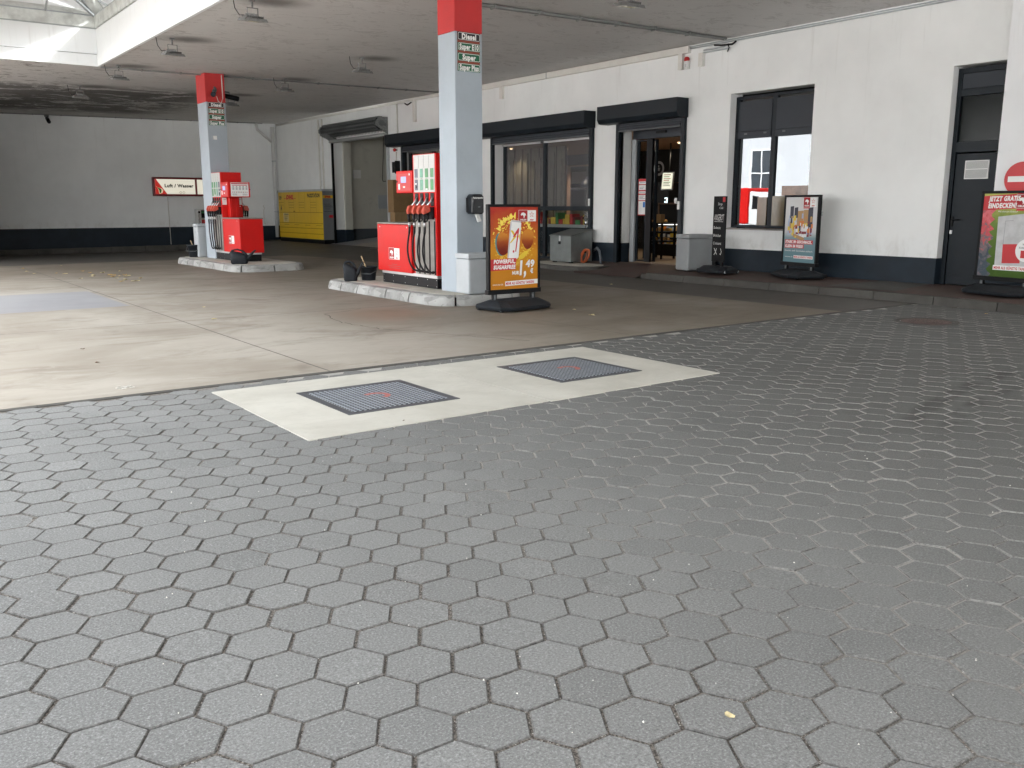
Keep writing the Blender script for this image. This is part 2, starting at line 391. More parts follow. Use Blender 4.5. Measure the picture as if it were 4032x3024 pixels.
def ceilmat():
    m, t, p = newmat('peeling_ceiling_paint'); v = t.pos(); X, Y, Z = t.xyz(v)
    c = t.mix(t.ss(t.noise(v, .4, 4, .6), .3,.7), (.64,.625,.61), (.70,.685,.67))
    c = t.mix(t.ss(t.noise(t.pos((.15,3,1)), 3, 4, .6), .55,.75,0,.22), c, (.76,.74,.72))
    # board seams
    sm = t.m('LESS_THAN', t.m('ABSOLUTE', t.m('SUBTRACT', t.m('FRACT', t.m('MULTIPLY', X, .45)), .5)), .004)
    c = t.mix(t.m('MULTIPLY', sm, .35), c, (.66,.64,.62))
    st = t.noise(t.pos((.55,1.15,1)), .8, 8, .78, .8); fl = t.noise(t.pos((.8,1.2,1)), 2.6, 8, .8, 1.2)
    zone = t.m('MULTIPLY', t.ss(Y, 25.8, 27.6), t.ss(t.m('ADD', X, t.m('MULTIPLY', st, 2)), 9.4, 11.4, 1, 0))
    zone = t.m('MULTIPLY', zone, t.ss(Y, 33.2, 35.0, 1, .2))
    k = t.m('MULTIPLY', zone, t.ss(t.m('ADD', st, t.m('MULTIPLY', fl, .5)), .66,.73))
    c = t.mix(t.m('MULTIPLY', k, .9), c, t.mix(t.ss(fl,.4,.6), (.055,.052,.05), (.14,.13,.12)))
    near = t.m('MULTIPLY', t.ss(X, 3., 7.6, 1, 0), t.ss(Y, 11, 20, .6, 1))
    near = t.m('MAXIMUM', near, .28)
    k2 = t.m('MULTIPLY', t.ss(fl, .552,.572), near)
    c = t.mix(t.m('MULTIPLY', k2, .75), c, (.12,.095,.08))
    for lx, ly in LIGHTS:      # soot and flaked paint beside every lamp bracket
        dx = t.m('MULTIPLY', t.m('SUBTRACT', X, lx+.35), .75); dy = t.m('SUBTRACT', Y, ly)
        rr = t.m('SQRT', t.m('ADD', t.m('MULTIPLY', dx, dx), t.m('MULTIPLY', dy, dy)))
        c = t.mix(t.ss(t.m('ADD', rr, t.m('MULTIPLY', fl, .4)), .25, .75, .7, 0), c, (.07,.065,.06))
    t.put(p.inputs['Base Color'], c); p.inputs['Roughness'].default_value = .8
    t.put(p.inputs['Normal'], t.bump(t.m('ADD', t.noise(v, 30, 4, .6), t.m('MULTIPLY', k2, -2)), .25, .006)); return m
LIGHTS = [(5.42,18.2),(5.42,22.33),(5.45,26.63),(9.5,26.63),(5.47,14.17),(9.53,18.44),(9.46,22.56),(9.65,10.19)]
M_CEIL = ceilmat()
M_SKYW = wallmat('skylight_white_panel', (.86,.88,.89), .03)
M_SKYW2 = pm('weathered_white', (.62,.64,.62), .8, var=.18, vs=4, dirt=.3)
M_YARD = pm('pale_bounce_ground', (.50,.50,.49), .9, var=.12, vs=.4, bump=.3, bs=60)
M_ASPH = pm('asphalt', (.06,.06,.062), .9, var=.15, vs=1, bump=.4, bs=120)
def treadplate():
    m, t, p = newmat('chequered_plate'); v = t.pos(); X, Y, Z = t.xyz(v)
    a = t.m('MULTIPLY', t.m('ADD', X, Y), 78); b = t.m('MULTIPLY', t.m('SUBTRACT', X, Y), 78)
    s1 = t.m('MULTIPLY', t.m('SINE', a), t.m('SINE', b))
    f = t.ss(s1, .0, .35)
    c = t.mix(f, (.07,.08,.095), (.50,.55,.60))
    c = t.mix(t.ss(t.noise(v, 7, 5, .7), .45,.7,0,.5), c, (.15,.17,.21))
    rr = t.m('SQRT', t.m('ADD', t.m('MULTIPLY', X, X), t.m('MULTIPLY', Y, Y)))
    ring = t.m('MULTIPLY', t.m('LESS_THAN', t.m('ABSOLUTE', t.m('SUBTRACT', rr, .085)), .022), t.m('GREATER_THAN', t.m('ADD', X, t.m('MULTIPLY', Y, .6)), -.03))
    c = t.mix(t.m('MULTIPLY', ring, .8), c, (.60,.14,.10))
    t.put(p.inputs['Base Color'], c); p.inputs['Metallic'].default_value = .35; p.inputs['Roughness'].default_value = .5
    t.put(p.inputs['Normal'], t.bump(s1, .7, .005)); return m
M_TREAD = treadplate()
M_FRAME = pm('dark_steel_frame', (.085,.09,.10), .5, metal=.3, var=.12)
HEX_ROT = -1.5; ROWP = .215
SHOPLIGHT = 1.6; EXPO = 2.78
CANX0, CANY0, SKX0, SKY0 = -.4, -18.0, .0, 4.5  # unseen outer edges of canopy and skylight, set to shape the light
M_DGREY2 = pm('locker_grey', (.16,.17,.175), .5, var=.05)
M_MAROON = pm('maroon_frame', (.17,.008,.014), .4); M_REDGLOW = em('lit_red_field', (.75,.03,.02), .06, (.5,.02,.02))
M_LEMON = em('lit_cream', (.95,.75,.35), .07); M_GREENP = pm('emblem_green', (.01,.18,.02), .5); M_WHITEP = pm('white_pipe', (.62,.62,.61), .4, var=.03)
M_FILM = pm('olive_film', (.105,.10,.055), .15, var=.1); M_FILM2 = pm('brown_film', (.16,.09,.05), .2, var=.3, vs=3)
M_GREYB = pm('dull_grey_bin', (.27,.285,.29), .5, var=.05, dirt=.1)
M_COND = pm('grey_conduit', (.20,.205,.20), .5, var=.1)
M_ALU2 = pm('dull_aluminium', (.36,.37,.37), .5, metal=.4, var=.1); M_ZINCD = pm('dark_galvanised_lid', (.13,.14,.135), .5, var=.15, vs=5)
M_GREYHOSE = pm('grey_hose', (.10,.115,.13), .5); M_MENU = em('menu_display', (.95,.95,.72), .13); M_WOODD = pm('dark_wood', (.10,.055,.03), .5, var=.2, vs=12)
M_TUBE = em('light_tube', (1,.97,.9), .5); M_TUBE2 = em('fridge_light', (.7,.95,1), .3); M_WOODO = pm('orange_wood', (.30,.115,.035), .5, var=.25, vs=6)
M_BLUED = pm('blue_black_shade', (.03,.04,.07), .4); M_REFL = pm('silver_reflection', (.75,.75,.77), .15, metal=1)
# ================================================================== CAMERA, SKY, SUN
cam = bpy.data.cameras.new('camera'); co = bpy.data.objects.new('camera', cam); COL.objects.link(co)
cam.sensor_width = 36; cam.lens = 36*1930/2212; cam.clip_start = .05; cam.clip_end = 2000
co.location = (0,0,1.45); co.rotation_euler = (R(90-11.267), 0, R(-36.402)); scene.camera = co
SUN_EL, SUN_AZ = 42, 108          # azimuth from +Y clockwise: behind the shop, so the yard stays in shade
w = bpy.data.worlds.new('World'); scene.world = w; w.use_nodes = True
wt = w.node_tree; sky = wt.nodes.new('ShaderNodeTexSky'); sky.sky_type = 'NISHITA'; sky.sun_disc = False
sky.sun_elevation = R(SUN_EL); sky.sun_rotation = R(SUN_AZ); sky.dust_density = 2.5; sky.air_density = 1.0
hs = wt.nodes.new('ShaderNodeHueSaturation'); hs.inputs['Saturation'].default_value = .12
hs.inputs['Value'].default_value = 1.15
wt.links.new(sky.outputs[0], hs.inputs['Color']); wt.links.new(hs.outputs[0], wt.nodes['Background'].inputs[0])
wt.nodes['Background'].inputs[1].default_value = .15
sl = bpy.data.lights.new('sun', 'SUN'); so = bpy.data.objects.new('sun', sl); COL.objects.link(so)
sl.energy = 3.5; sl.angle = R(6); sl.color = (1,.98,.955)
sd = Vector((math.sin(R(SUN_AZ))*math.cos(R(SUN_EL)), math.cos(R(SUN_AZ))*math.cos(R(SUN_EL)), math.sin(R(SUN_EL))))
so.rotation_euler = sd.to_track_quat('Z', 'Y').to_euler()
vs_ = scene.view_settings; vs_.view_transform = 'Standard'; vs_.look = 'None'; vs_.gamma = 1; vs_.exposure = EXPO
scene.cycles.max_bounces = 14; scene.cycles.diffuse_bounces = 9; scene.cycles.transparent_max_bounces = 16
scene.cycles.use_denoising = True
# ================================================================== SETTING
def st(o): return tag(o, kind='structure')
# outer ground: unseen ring round the station, kept pale to bounce light inside
mb = MB(); S = 600
for x0,x1,y0,y1 in ((-S,-14,-S,S),(-14,15,-S,-6),(15,S,-S,S),(-14,15,36.2,S)): mb.box(x0,x1,y0,y1,-.6,-.02,M_YARD)
st(mb.build('ground'))
# forecourt concrete, gently falling to the rear
mb = MB(); xs = [-14+.5*i for i in range(58)]+[14.9]; ys = [7.30]+[8+.5*i for i in range(57)]
vs = [(x,y,zg(x,y)) for y in ys for x in xs]; n = len(xs)
fs = [(j*n+i, j*n+i+1, (j+1)*n+i+1, (j+1)*n+i) for j in range(len(ys)-1) for i in range(n-1)]
mb.add(vs, fs, M_CONC, True); fore = st(mb.build('forecourt'))
# hair cracks in the concrete slab, drawn as thin dark strips
mb = MB(); M_CRK = pm('dark_crack', (.07,.06,.05), .9)
def strip(mb, pts, w, z, m):
    for i in range(len(pts)-1):
        a = Vector(pts[i]); b = Vector(pts[i+1]); d = (b-a).normalized(); q = Vector((-d.y,d.x))
        w0 = w*rnd.uniform(.6,1.5); w1 = w*rnd.uniform(.6,1.5)
        mb.add([(*(a-q*w0),z),(*(b-q*w1),z),(*(b+q*w1),z),(*(a+q*w0),z)], [(0,1,2,3)], m)
def jag(a, b, n, j):
    return [(a[0]+(b[0]-a[0])*t/n+rnd.uniform(-j,j), a[1]+(b[1]-a[1])*t/n+rnd.uniform(-j,j)) for t in range(n+1)]
for a,b in (((5.15,11.3),(4.95,10.3)),((4.95,10.3),(5.05,9.5)),((5.05,9.5),(5.5,8.5)),((5.5,8.5),(5.9,7.7)),((5.15,11.3),(5.9,11.6))): strip(mb, jag(a,b,7,.035), .005, .004, M_CRK)
cr = mb.build('crack', fore)
# joint bed below the pavers + paver field
mb = MB(); mb.box(-14,15,-6,7.22,-.3,-.0048,M_JOINT); st(mb.build('paving_bed'))
p = .215; a_ = p/math.sqrt(3); ROT = R(HEX_ROT); gap = .0042
mb = MB(); hx = 0
def hexv(cx, cy, r): return [(cx+r*math.cos(R(60*k)), cy+r*math.sin(R(60*k))) for k in range(6)]
def rotp(q):
    x, y = q[0]-1.34, q[1]-2.532
    return (1.34+x*math.cos(ROT)-y*math.sin(ROT), 2.532+x*math.sin(ROT)+y*math.cos(ROT))
for i in range(-34, 88):
    for j in range(-26, 45):
        cx = 1.34+1.5*a_*i; cy = 2.532+p*j+(p/2 if i%2 else 0)
        c = rotp((cx,cy))
        if not (-3.2 < c[0] < 13.1 and -.6 < c[1] < 7.20): continue
        if 2.45 < c[0] < 5.85 and 5.4 < c[1] < 6.75: continue
        if (c[0]-11.0)**2+(c[1]-6.0)**2 < .27**2: continue
        dz = rnd.gauss(0,.0012); tx = rnd.gauss(0,.006); ty = rnd.gauss(0,.006); ra = rnd.gauss(0,.006)
        g = gap*rnd.uniform(.6,1.5) + (.004 if c[0] < 3 else 0)*0
        ox, oy = rnd.gauss(0,.0012), rnd.gauss(0,.0012)
        t_ = min(1, max(0, rnd.gauss(.5,.17))); mb.cc = (t_,t_,t_,1)
        rings = []
        for rr, zz in ((a_-g, -.016), (a_-g, -.0035), (a_-g-.0048, 0)):
            ring = []
            for (x,y) in hexv(cx+ox, cy+oy, rr):
                x1 = cx+(x-cx)*math.cos(ra)-(y-cy)*math.sin(ra); y1 = cy+(x-cx)*math.sin(ra)+(y-cy)*math.cos(ra)
                q = rotp((x1,y1)); qy = min(q[1], 7.215)
                ring.append((q[0], qy, zz+dz+(x1-cx)*tx+(y1-cy)*ty))
            rings.append(ring)
        b = [v for r_ in rings for v in r_]
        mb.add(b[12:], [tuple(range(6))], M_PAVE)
        mb.add(b, [(r_*6+k, r_*6+(k+1)%6, (r_+1)*6+(k+1)%6, (r_+1)*6+k) for r_ in (0,1) for k in range(6)], M_EDGE)
mb.cc = None
st(mb.build('paving'))
# flush edging strip between pavers and concrete
mb = MB(); x = -3.
while x < 13.3:
    L = 1.0; mb.box(x+.003, x+L-.003, 7.225, 7.296, -.2, .001+rnd.uniform(-.001,.001), M_KERBG); x += L
st(mb.build('edging_strip'))
# two cast concrete slabs round the tank covers
sl_ = []
for k,(x0,x1) in enumerate(((2.20,4.146),(4.154,6.075))):
    mb = MB(); pr = [(x0,5.135),(x1,5.15),(x1,7.0),(x0-.005,6.98)]
    mb.prism(pr, -.05, .0065, M_SLAB); sl_.append(st(mb.build('concrete_slab')))
for k,(cx,cy,lab) in enumerate(((3.175,6.07,'square chequered steel tank cover, the nearer one of the pair, red ring mark'),(5.125,6.09,'square chequered steel tank cover, the farther one of the pair, nearer the shop'))):
    t = thing('tank_cover', (cx,cy,.0065), 0, lab, 'manhole cover', 'square tank covers in the pale slabs')
    mb = MB(); o = .465; i_ = .405
    for q in (((-o,-o),(o,-o),(i_,-i_),(-i_,-i_)),((o,-o),(o,o),(i_,i_),(i_,-i_)),((o,o),(-o,o),(-i_,i_),(i_,i_)),((-o,o),(-o,-o),(-i_,-i_),(-i_,i_))): mb.prism(list(q), -.02, .004, M_FRAME)
    mb.build('frame', t)
    mb = MB(); mb.box(-.395,.395,-.395,.395,-.02,.0055,M_TREAD); mb.build('plate', t)
# round manhole in the pavers
t = thing('round_manhole', (11.0,6.0,0.0), 0, 'round rusty brown cast iron manhole cover in the dark pavers', 'manhole cover')
M_IRON = pm('rusty_iron', (.085,.052,.042), .7, var=.35, vs=12, bump=.8, bs=45, bd=.01)
mb = MB(); mb.lathe([(.0,.006),(.29,.006),(.30,.002),(.30,-.02)],0,0,M_IRON,32); 
for k in range(12):
    for r_ in (.1,.17,.24): 
        a = 2*math.pi*(k+(.5 if r_==.17 else 0))/12; mb.box(r_*math.cos(a)-.012, r_*math.cos(a)+.012, r_*math.sin(a)-.012, r_*math.sin(a)+.012, .004,.010,M_IRON)
mb.build('lid', t)
mb = MB(); mb.lathe([(.315,-.02),(.315,.004),(.39,.004),(.39,-.02)],0,0,M_KERBG,32); mb.build('frame', t)
# shop pavement with kerb stones
mb = MB(); outline = [(12.93,13.0),(13.0,8.0),(12.95,6.6),(12.7,5.4),(12.3,4.0),(11.2,1.5),(10,-1.5)]
def kx(y):
    for (x0,y0),(x1,y1) in zip(outline, outline[1:]):
        if y1 <= y <= y0: return x0+(x1-x0)*(y0-y)/(y0-y1)
    return 13.
ys = [13.0-.5*i for i in range(29)]
vs = []; 
for y in ys: vs += [(kx(y)+.13,y,.125), (14.6,y,.175)]
mb.add(vs, [(2*i,2*i+2,2*i+3,2*i+1) for i in range(len(ys)-1)], M_CLINK)
st(mb.build('pavement'))
mb = MB(); mb.add([(13.2,9.0,.137),(14.45,8.75,.172),(14.45,7.9,.172),(13.2,7.75,.137)], [(3,2,1,0)], M_KERBG); st(mb.build('pavement_plate'))
mb = MB(); y = 13.0
while y > -1.2:
    L = min(1.0, y+1.3); g = .006; y1 = y-L
    A = (kx(y),y-g); B = (kx(y1),y1+g)
    mb.prism([(A[0],A[1]),(B[0],B[1]),(B[0]+.15,B[1]),(A[0]+.15,A[1])][::-1], -.05, .125+rnd.uniform(-.002,.002), M_KERBG,
             top=[(A[0]+.02,A[1]),(B[0]+.02,B[1]),(B[0]+.15,B[1]),(A[0]+.15,A[1])][::-1]); y = y1
mb.prism([(13.0,13.0),(13.13,13.0),(13.16,13.2),(13.1,13.28),(13.0,13.2)], -.05,.10,M_KERBG)
st(mb.build('pavement_kerb', bevel=.008))
# clinker ramp in front of the sliding door
mb = MB(); vs = [(12.9,13.28,.012),(12.75,15.0,.02),(13.6,16.1,.09),(14.6,16.35,.165),(14.6,13.0,.178),(13.13,13.0,.10)]
mb.add(vs, [(5,4,3,2,1,0)], M_CLINK); st(mb.build('door_ramp'))
# rounded pavement nose left of the ramp
nose = [(13.15,17.4),(12.98,16.4),(12.92,15.75),(13.05,15.2),(13.4,14.95),(13.85,15.05),(14.2,15.4),(14.36,15.9),(14.5,16.5),(14.5,17.4)]
mb = MB(); mb.prism(nose, -.05, .118, M_KERBG); 
mb.prism([(13.3,17.4),(13.14,16.4),(13.09,15.8),(13.2,15.38),(13.45,15.15),(13.8,15.22),(14.08,15.5),(14.2,15.9),(14.3,16.5),(14.3,17.4)], .1, .124, M_DECK)
st(mb.build('pavement_nose', bevel=.01))
mb = MB(); mb.prism([(13.35,17.4),(14.6,17.4),(14.6,26.2),(13.6,26.2)], -.05, .09, M_KERBG); st(mb.build('side_pavement'))
# kerb along the back wall
mb = MB(); x = 3.
while x < 13.2:
    z = -.045+ (x-4)*.006; mb.box(x+.005,x+1.19,35.28,35.45,-.3,z,M_KERBG); x += 1.2
mb.box(3,14,35.452,35.9,-.3,-.05,M_KERBG); st(mb.build('rear_kerb'))
# ================================================================== SHOP BUILDING
shop = thing('shop_building', (14.5,15,0), 0, 'long white rendered station shop wall with navy plinth and dark framed openings', 'building')
SH = Vector((-14.5,-15,0))
def sb(mb, name, parent=shop, bevel=0., label=None):
    mb.v = [tuple(Vector(v)+SH) for v in mb.v]; return mb.build(name, parent, bevel, label=label)
# openings y0,y1,z0,z1
OP = [(6.97,7.83,.0,3.63),(10.40,12.335,.99,3.63),(13.55,15.50,.0,3.24),(16.50,20.45,.0,3.22),(22.6,25.47,.0,3.25),(26.37,30.50,.0,3.70)]
TOP = 5.2; PL = .60
mb = MB(); D = .36; PX = XW-.012
def plseg(a_,b_):
    q = MB(); q.box(PX,XW+D-.002,a_,b_,-.4,PL,M_NAVY); sb(q,'plinth')
ycur = 6.97
for (y0,y1,z0,z1) in OP+[(36.2,36.2,0,0)]:
    if y0 > ycur:
        mb.box(XW,XW+D,ycur,y0,PL,TOP,M_WALL); plseg(ycur,y0)
    if y1 > y0:
        mb.box(XW,XW+D,y0,y1,z1,TOP,M_WALL)
        if z0 > .5: mb.box(XW,XW+D,y0,y1,PL,z0-.001,M_WALL); plseg(y0,y1)
    ycur = y1
sb(mb,'wall')
mb = MB(); mb.box(14.87,27,-6,36.1,4.75,5.1,M_ASPH); mb.box(27,27.3,-6,36.1,-.3,5.1,M_WALL); mb.box(14.9,27,-6.3,-6,-.3,5.1,M_WALL); sb(mb,'roof')
mb = MB(); mb.box(14.42,14.9,-6,6.97,PL,TOP,M_WALL2); sb(mb,'wall')
mb = MB(); mb.box(14.408,14.9,-6,6.972,-.4,PL,M_NAVY); sb(mb,'plinth')
# trunking under the canopy and its drops
mb = MB(); z0 = zc(14.4)
mb.box(14.40,14.5,13.44,23.1,z0-.155,z0-.02,M_OFFW); mb.box(14.395,14.41,18.1,18.12,z0-.157,z0-.018,M_DGREY)
mb.box(14.40,14.5,23.1,24.9,z0-.10,z0-.02,M_OFFW); sb(mb,'cable_trunking',bevel=.004)
for y,zb,zt in ((20.06,4.235,z0-.156),(13.66,4.235,z0-.156),(13.10,4.24,4.50),(24.62,3.98,z0-.101)):
    mb = MB(); mb.box(14.41,14.5,y-.055,y+.055,zb,zt,M_OFFW); sb(mb,'trunking_drop',bevel=.004)
def pipe(pts, r, m, name='pipe_run'):
    q = MB(); q.tube(pts, r, m, 6); sb(q, name)
for zz in (z0-.04,z0-.075): pipe([(14.46,13.43,zz),(14.46,7.,zz)],.013,M_GREYM)
for zz,yy in ((4.50,12.4),(4.545,12.5)): pipe([(14.45,13.05,zz),(14.45,yy,zz)],.016,M_GREYM)
for zz in (z0-.05,z0-.09): pipe([(14.46,24.95,zz),(14.46,35.6,zz)],.018,M_OFFW)
for yy in (31.6,31.3): pipe([(14.46,yy,4.55),(14.46,yy,.6)],.03,M_OFFW)
pipe([(14.46,25.72,4.6),(14.46,25.72,3.62)],.022,M_OFFW)
pipe([(14.42,12.75,4.60),(14.40,12.55,4.57),(14.43,12.3,4.56),(14.42,12.2,4.60)],.018,M_BLACK,'loose_cable')
pipe([(14.42,12.4,4.58),(14.41,12.36,4.50),(14.44,12.42,4.44)],.014,M_BLACK,'loose_cable')
pipe([(14.42,24.75,4.56),(14.42,25.0,4.5),(14.42,25.15,4.56)],.018,M_BLACK,'loose_cable')
# external shutter boxes with guides
def shutter(y0,y1,zt,zb,gl,gr,gz0):
    xf = 14.145; prof = [(xf,zt),(14.5,zt),(14.5,zb),(14.27,zb),(14.20,zb+.015),(xf,zb+.10)]
    mb = MB(); mb.prism(prof, y0, y1, M_ANTH, 'y'); b = sb(mb,'shutter_box',bevel=.004)
    for yy in (gl,gr):
        mb = MB(); mb.box(14.42,14.5,yy-.05,yy+.05,gz0,zb-.002,M_ANTH); mb.box(14.44,14.6,yy-.02,yy+.02,gz0,zb-.002,M_BLACK); sb(mb,'shutter_guide')
    mb = MB()
    for k in range(3): mb.box(14.43-.012*k,14.5,gr+.055,gl-.055,zb-.05*(k+1)+.004,zb-.05*k-.004,M_ANTH2)
    mb.box(14.40,14.5,gr+.055,gl-.055,zb-.175,zb-.155,M_DGREY)
    sb(mb,'shutter_curtain')
shutter(16.36,21.0,3.63,3.25,20.50,16.44,.10)
shutter(13.45,15.92,3.66,3.27,15.52,13.53,.15)
shutter(22.3,26.02,3.66,3.28,25.42,22.65,.0)
def frame_grid(mb, x0, x1, ys, zs, t, m):      # bars at every y in ys and z in zs
    for y in ys: mb.box(x0,x1,y-t/2,y+t/2,zs[0],zs[-1],m)
    for z in zs:
        for a,b in zip(ys, ys[1:]): mb.box(x0+.003,x1-.003,a+t/2,b-t/2,z-t/2 if z!=zs[0] else z,z+t/2 if z!=zs[-1] else z,m)
def window(ys, zs, x, t, glass, name='window', label=None):
    mb = MB(); frame_grid(mb, x, x+.08, ys, zs, t, M_ANTH); w_ = sb(mb, name, bevel=.004, label=label)
    for a,b in zip(ys, ys[1:]):
        for c,d_ in zip(zs, zs[1:]):
            mb = MB(); mb.add([(x+.04,b,c),(x+.04,a,c),(x+.04,a,d_),(x+.04,b,d_)], [(0,1,2,3)], M_MILK if (glass is M_GLASS and c > 1.2) else glass); sb(mb,'pane',w_)
    return w_
w2 = window([16.62,18.64,20.42],[.10,1.39,3.13],14.78,.11,M_GLASS)
mb = MB(); mb.box(14.70,14.78,18.70,20.36,3.035,3.085,M_ALU); mb.box(14.70,14.78,16.68,18.57,3.035,3.085,M_ALU); sb(mb,'blind_rail',w2)
mb = MB(); mb.box(14.74,14.78,18.80,18.86,.55,.80,M_ALU); sb(mb,'pull_handle',w2)
mb = MB(); mb.box(14.40,14.42,16.42,16.47,1.45,1.62,M_WHITE); sb(mb,'handle_plate',w2)
window([22.7,24.0,25.42],[.02,3.20],14.70,.12,M_GLASS)
mb = MB(); mb.box(14.66,14.70,22.8,25.36,3.08,3.13,M_ALU); sb(mb,'blind_rail')
# window with lowered inner shutter, reflective glass
w3 = window([10.38,11.39,12.30],[1.02,3.58],14.68,.11,M_MIRG)
for a,b in ((11.445,12.245),(10.3,11.335)):
    mb = MB(); mb.box(14.662,14.70,a,b,2.90,3.48,M_ANTH2); mb.box(14.655,14.70,a,b,2.77,2.895,M_ANTH2)
    for yy in (a+.13,b-.2): mb.box(14.648,14.66,yy-.035,yy+.035,2.84,2.868,M_DGREY)
    sb(mb,'inner_shutter',w3,bevel=.003)
mb = MB(); mb.box(14.45,14.70,10.39,12.335,.985,1.01,M_STEEL); sb(mb,'window_sill',w3)
mb = MB(); mb.box(14.668,14.686,11.46,11.68,1.075,1.62,M_FILM); sb(mb,'lower_film',w3)
mb = MB(); mb.box(14.672,14.686,10.4,11.33,1.075,1.64,M_FILM); sb(mb,'lower_film',w3)
mb = MB(); mb.box(14.670,14.684,10.4,11.12,1.645,1.83,M_FILM2); sb(mb,'lower_film',w3)
# service door
mb = MB(); mb.box(14.66,14.74,7.76,7.83,.17,3.6,M_ANTH); mb.box(14.66,14.74,6.97,7.76,3.52,3.6,M_ANTH)
mb.box(14.66,14.74,6.97,7.76,2.30,2.46,M_ANTH); mb.box(14.66,14.72,6.97,7.76,3.17,3.28,M_ANTH); dr = sb(mb,'service_door',bevel=.004)
mb = MB(); mb.box(14.68,14.73,6.97,7.745,.18,2.275,M_ANTH); mb.box(14.674,14.73,6.97,7.735,.18,.33,M_ANTH); sb(mb,'door_leaf',dr,.003)
mb = MB(); mb.box(14.675,14.73,6.97,7.755,3.285,3.515,M_ANTH2); sb(mb,'shutter_panel',dr)
M_DARKG = pm('dark_fanlight', (.014,.017,.016), .15, spec=.12)
mb = MB(); mb.box(14.71,14.73,6.97,7.755,2.465,3.165,M_DARKG); sb(mb,'fanlight',dr)
mb = MB(); mb.box(14.662,14.68,7.205,7.585,1.875,2.165,M_WHITE)
for k in range(18): 
    z = 1.895+k*.0145; 
    if k != 9: mb.box(14.656,14.664,7.222,7.568,z,z+.007,M_ZINC)
sb(mb,'vent',dr)
mb = MB(); mb.box(14.66,14.68,7.70,7.735,1.12,1.28,M_BLACK); mb.tube([(14.67,7.715,1.23),(14.62,7.715,1.23),(14.615,7.58,1.23)],.010,M_BLACK); mb.box(14.655,14.68,7.70,7.735,1.0,1.06,M_ALU); sb(mb,'handle',dr)
# sliding shop door
mb = MB(); mb.box(14.82,14.98,13.60,15.42,2.94,3.20,M_ANTH2); mb.box(14.82,14.94,15.32,15.45,.17,2.94,M_GREYM); mb.box(14.78,14.90,13.56,13.70,.17,3.2,M_ANTH2); sd_ = sb(mb,'sliding_door',bevel=.004)
mb = MB(); mb.box(14.775,14.82,14.36,14.66,3.03,3.085,M_BLACK); sb(mb,'motion_sensor',sd_,.008)
for y0_,z0_,h_ in ((13.60,1.50,.12),(13.52,1.38,.17)):
    mb = MB(); mb.box(14.39,14.42,y0_,y0_+.055,z0_,z0_+h_,M_WHITE); sb(mb,'switch_plate',sd_)
def leaf(x,y0,y1,name):
    mb = MB(); frame_grid(mb,x,x+.05,[y0,y1],[.19,2.92],.06,M_ANTH); l = sb(mb,name,sd_,.003)
    mb = MB(); mb.add([(x+.025,y1,.2),(x+.025,y0,.2),(x+.025,y0,2.9),(x+.025,y1,2.9)], [(0,1,2,3)], M_GLASS); l2 = sb(mb,'pane',sd_)
leaf(14.85,14.97,15.27,'door_leaf'); leaf(14.93,14.78,15.05,'door_leaf')
mb = MB(); mb.box(14.78,14.84,14.75,14.90,.19,2.93,M_BLACK); sb(mb,'brush_seal',sd_)
# interior shell of the shop
M_IFL = pm('brown_tile_floor', (.20,.14,.09), .45, var=.1, vs=1.5); M_IWL = pm('near_black_wall', (.012,.013,.015), .8)
def slatmat(name, c1, c2, ax, sc):
    m, t, p_ = newmat(name); v = t.pos(); q = t.xyz(v)[ax]
    f = t.m('FRACT', t.m('MULTIPLY', q, sc)); g = t.m('LESS_THAN', f, .12)
    c = t.mix(t.ss(t.noise(t.pos((1,6,1) if ax else (6,1,1)), 4, 4), .3,.7), c1, c2); c = t.mix(g, c, tuple(x*.35 for x in c1))
    t.put(p_.inputs['Base Color'], c); p_.inputs['Roughness'].default_value = .6; return m
M_SLATC = slatmat('wooden_slat_ceiling', (.36,.24,.15), (.46,.32,.21), 0, 6.)
M_SLATW = slatmat('beige_slat_wall', (.27,.25,.19), (.36,.33,.26), 1, 2.6)
M_GREY = pm('interior_grey', (.10,.10,.105), .7); M_PEACH = pm('interior_beige', (.46,.30,.22), .7)
mb = MB(); mb.box(14.87,19.6,12.5,25.9,.05,.172,M_IFL); sb(mb,'interior_floor')
mb = MB(); mb.box(14.87,19.6,12.5,25.9,3.06,3.2,M_SLATC); sb(mb,'interior_ceiling')
mb = MB(); mb.box(19.5,19.7,12.5,22.0,.17,3.06,M_IWL); mb.box(19.3,19.7,22.0,25.9,.17,2.75,M_PEACH); mb.box(19.2,19.7,22.0,25.9,2.75,3.06,M_GREY)
mb.box(14.87,19.7,12.4,12.55,.17,3.06,M_IWL); mb.box(14.87,19.7,25.85,25.99,.17,3.06,M_IWL); sb(mb,'interior_wall')
mb = MB(); mb.box(16.0,16.06,19.25,24.5,.95,3.05,M_SLATW)
for k in range(16): 
    yy = 19.4+k*.3; mb.box(15.965-.02*(k%2),16.0,yy,yy+.10,1.0+.3*((k*7)%5)/5,2.7+.3*((k*3)%4)/4,M_SLATW)
sb(mb,'slat_screen')
# small room behind the film-glass window
mb = MB(); mb.box(15.2,15.3,9.8,12.39,.7,3.3,M_PEACH); mb.box(14.87,15.2,9.7,9.8,.7,3.3,M_GREY); sb(mb,'interior_wall')
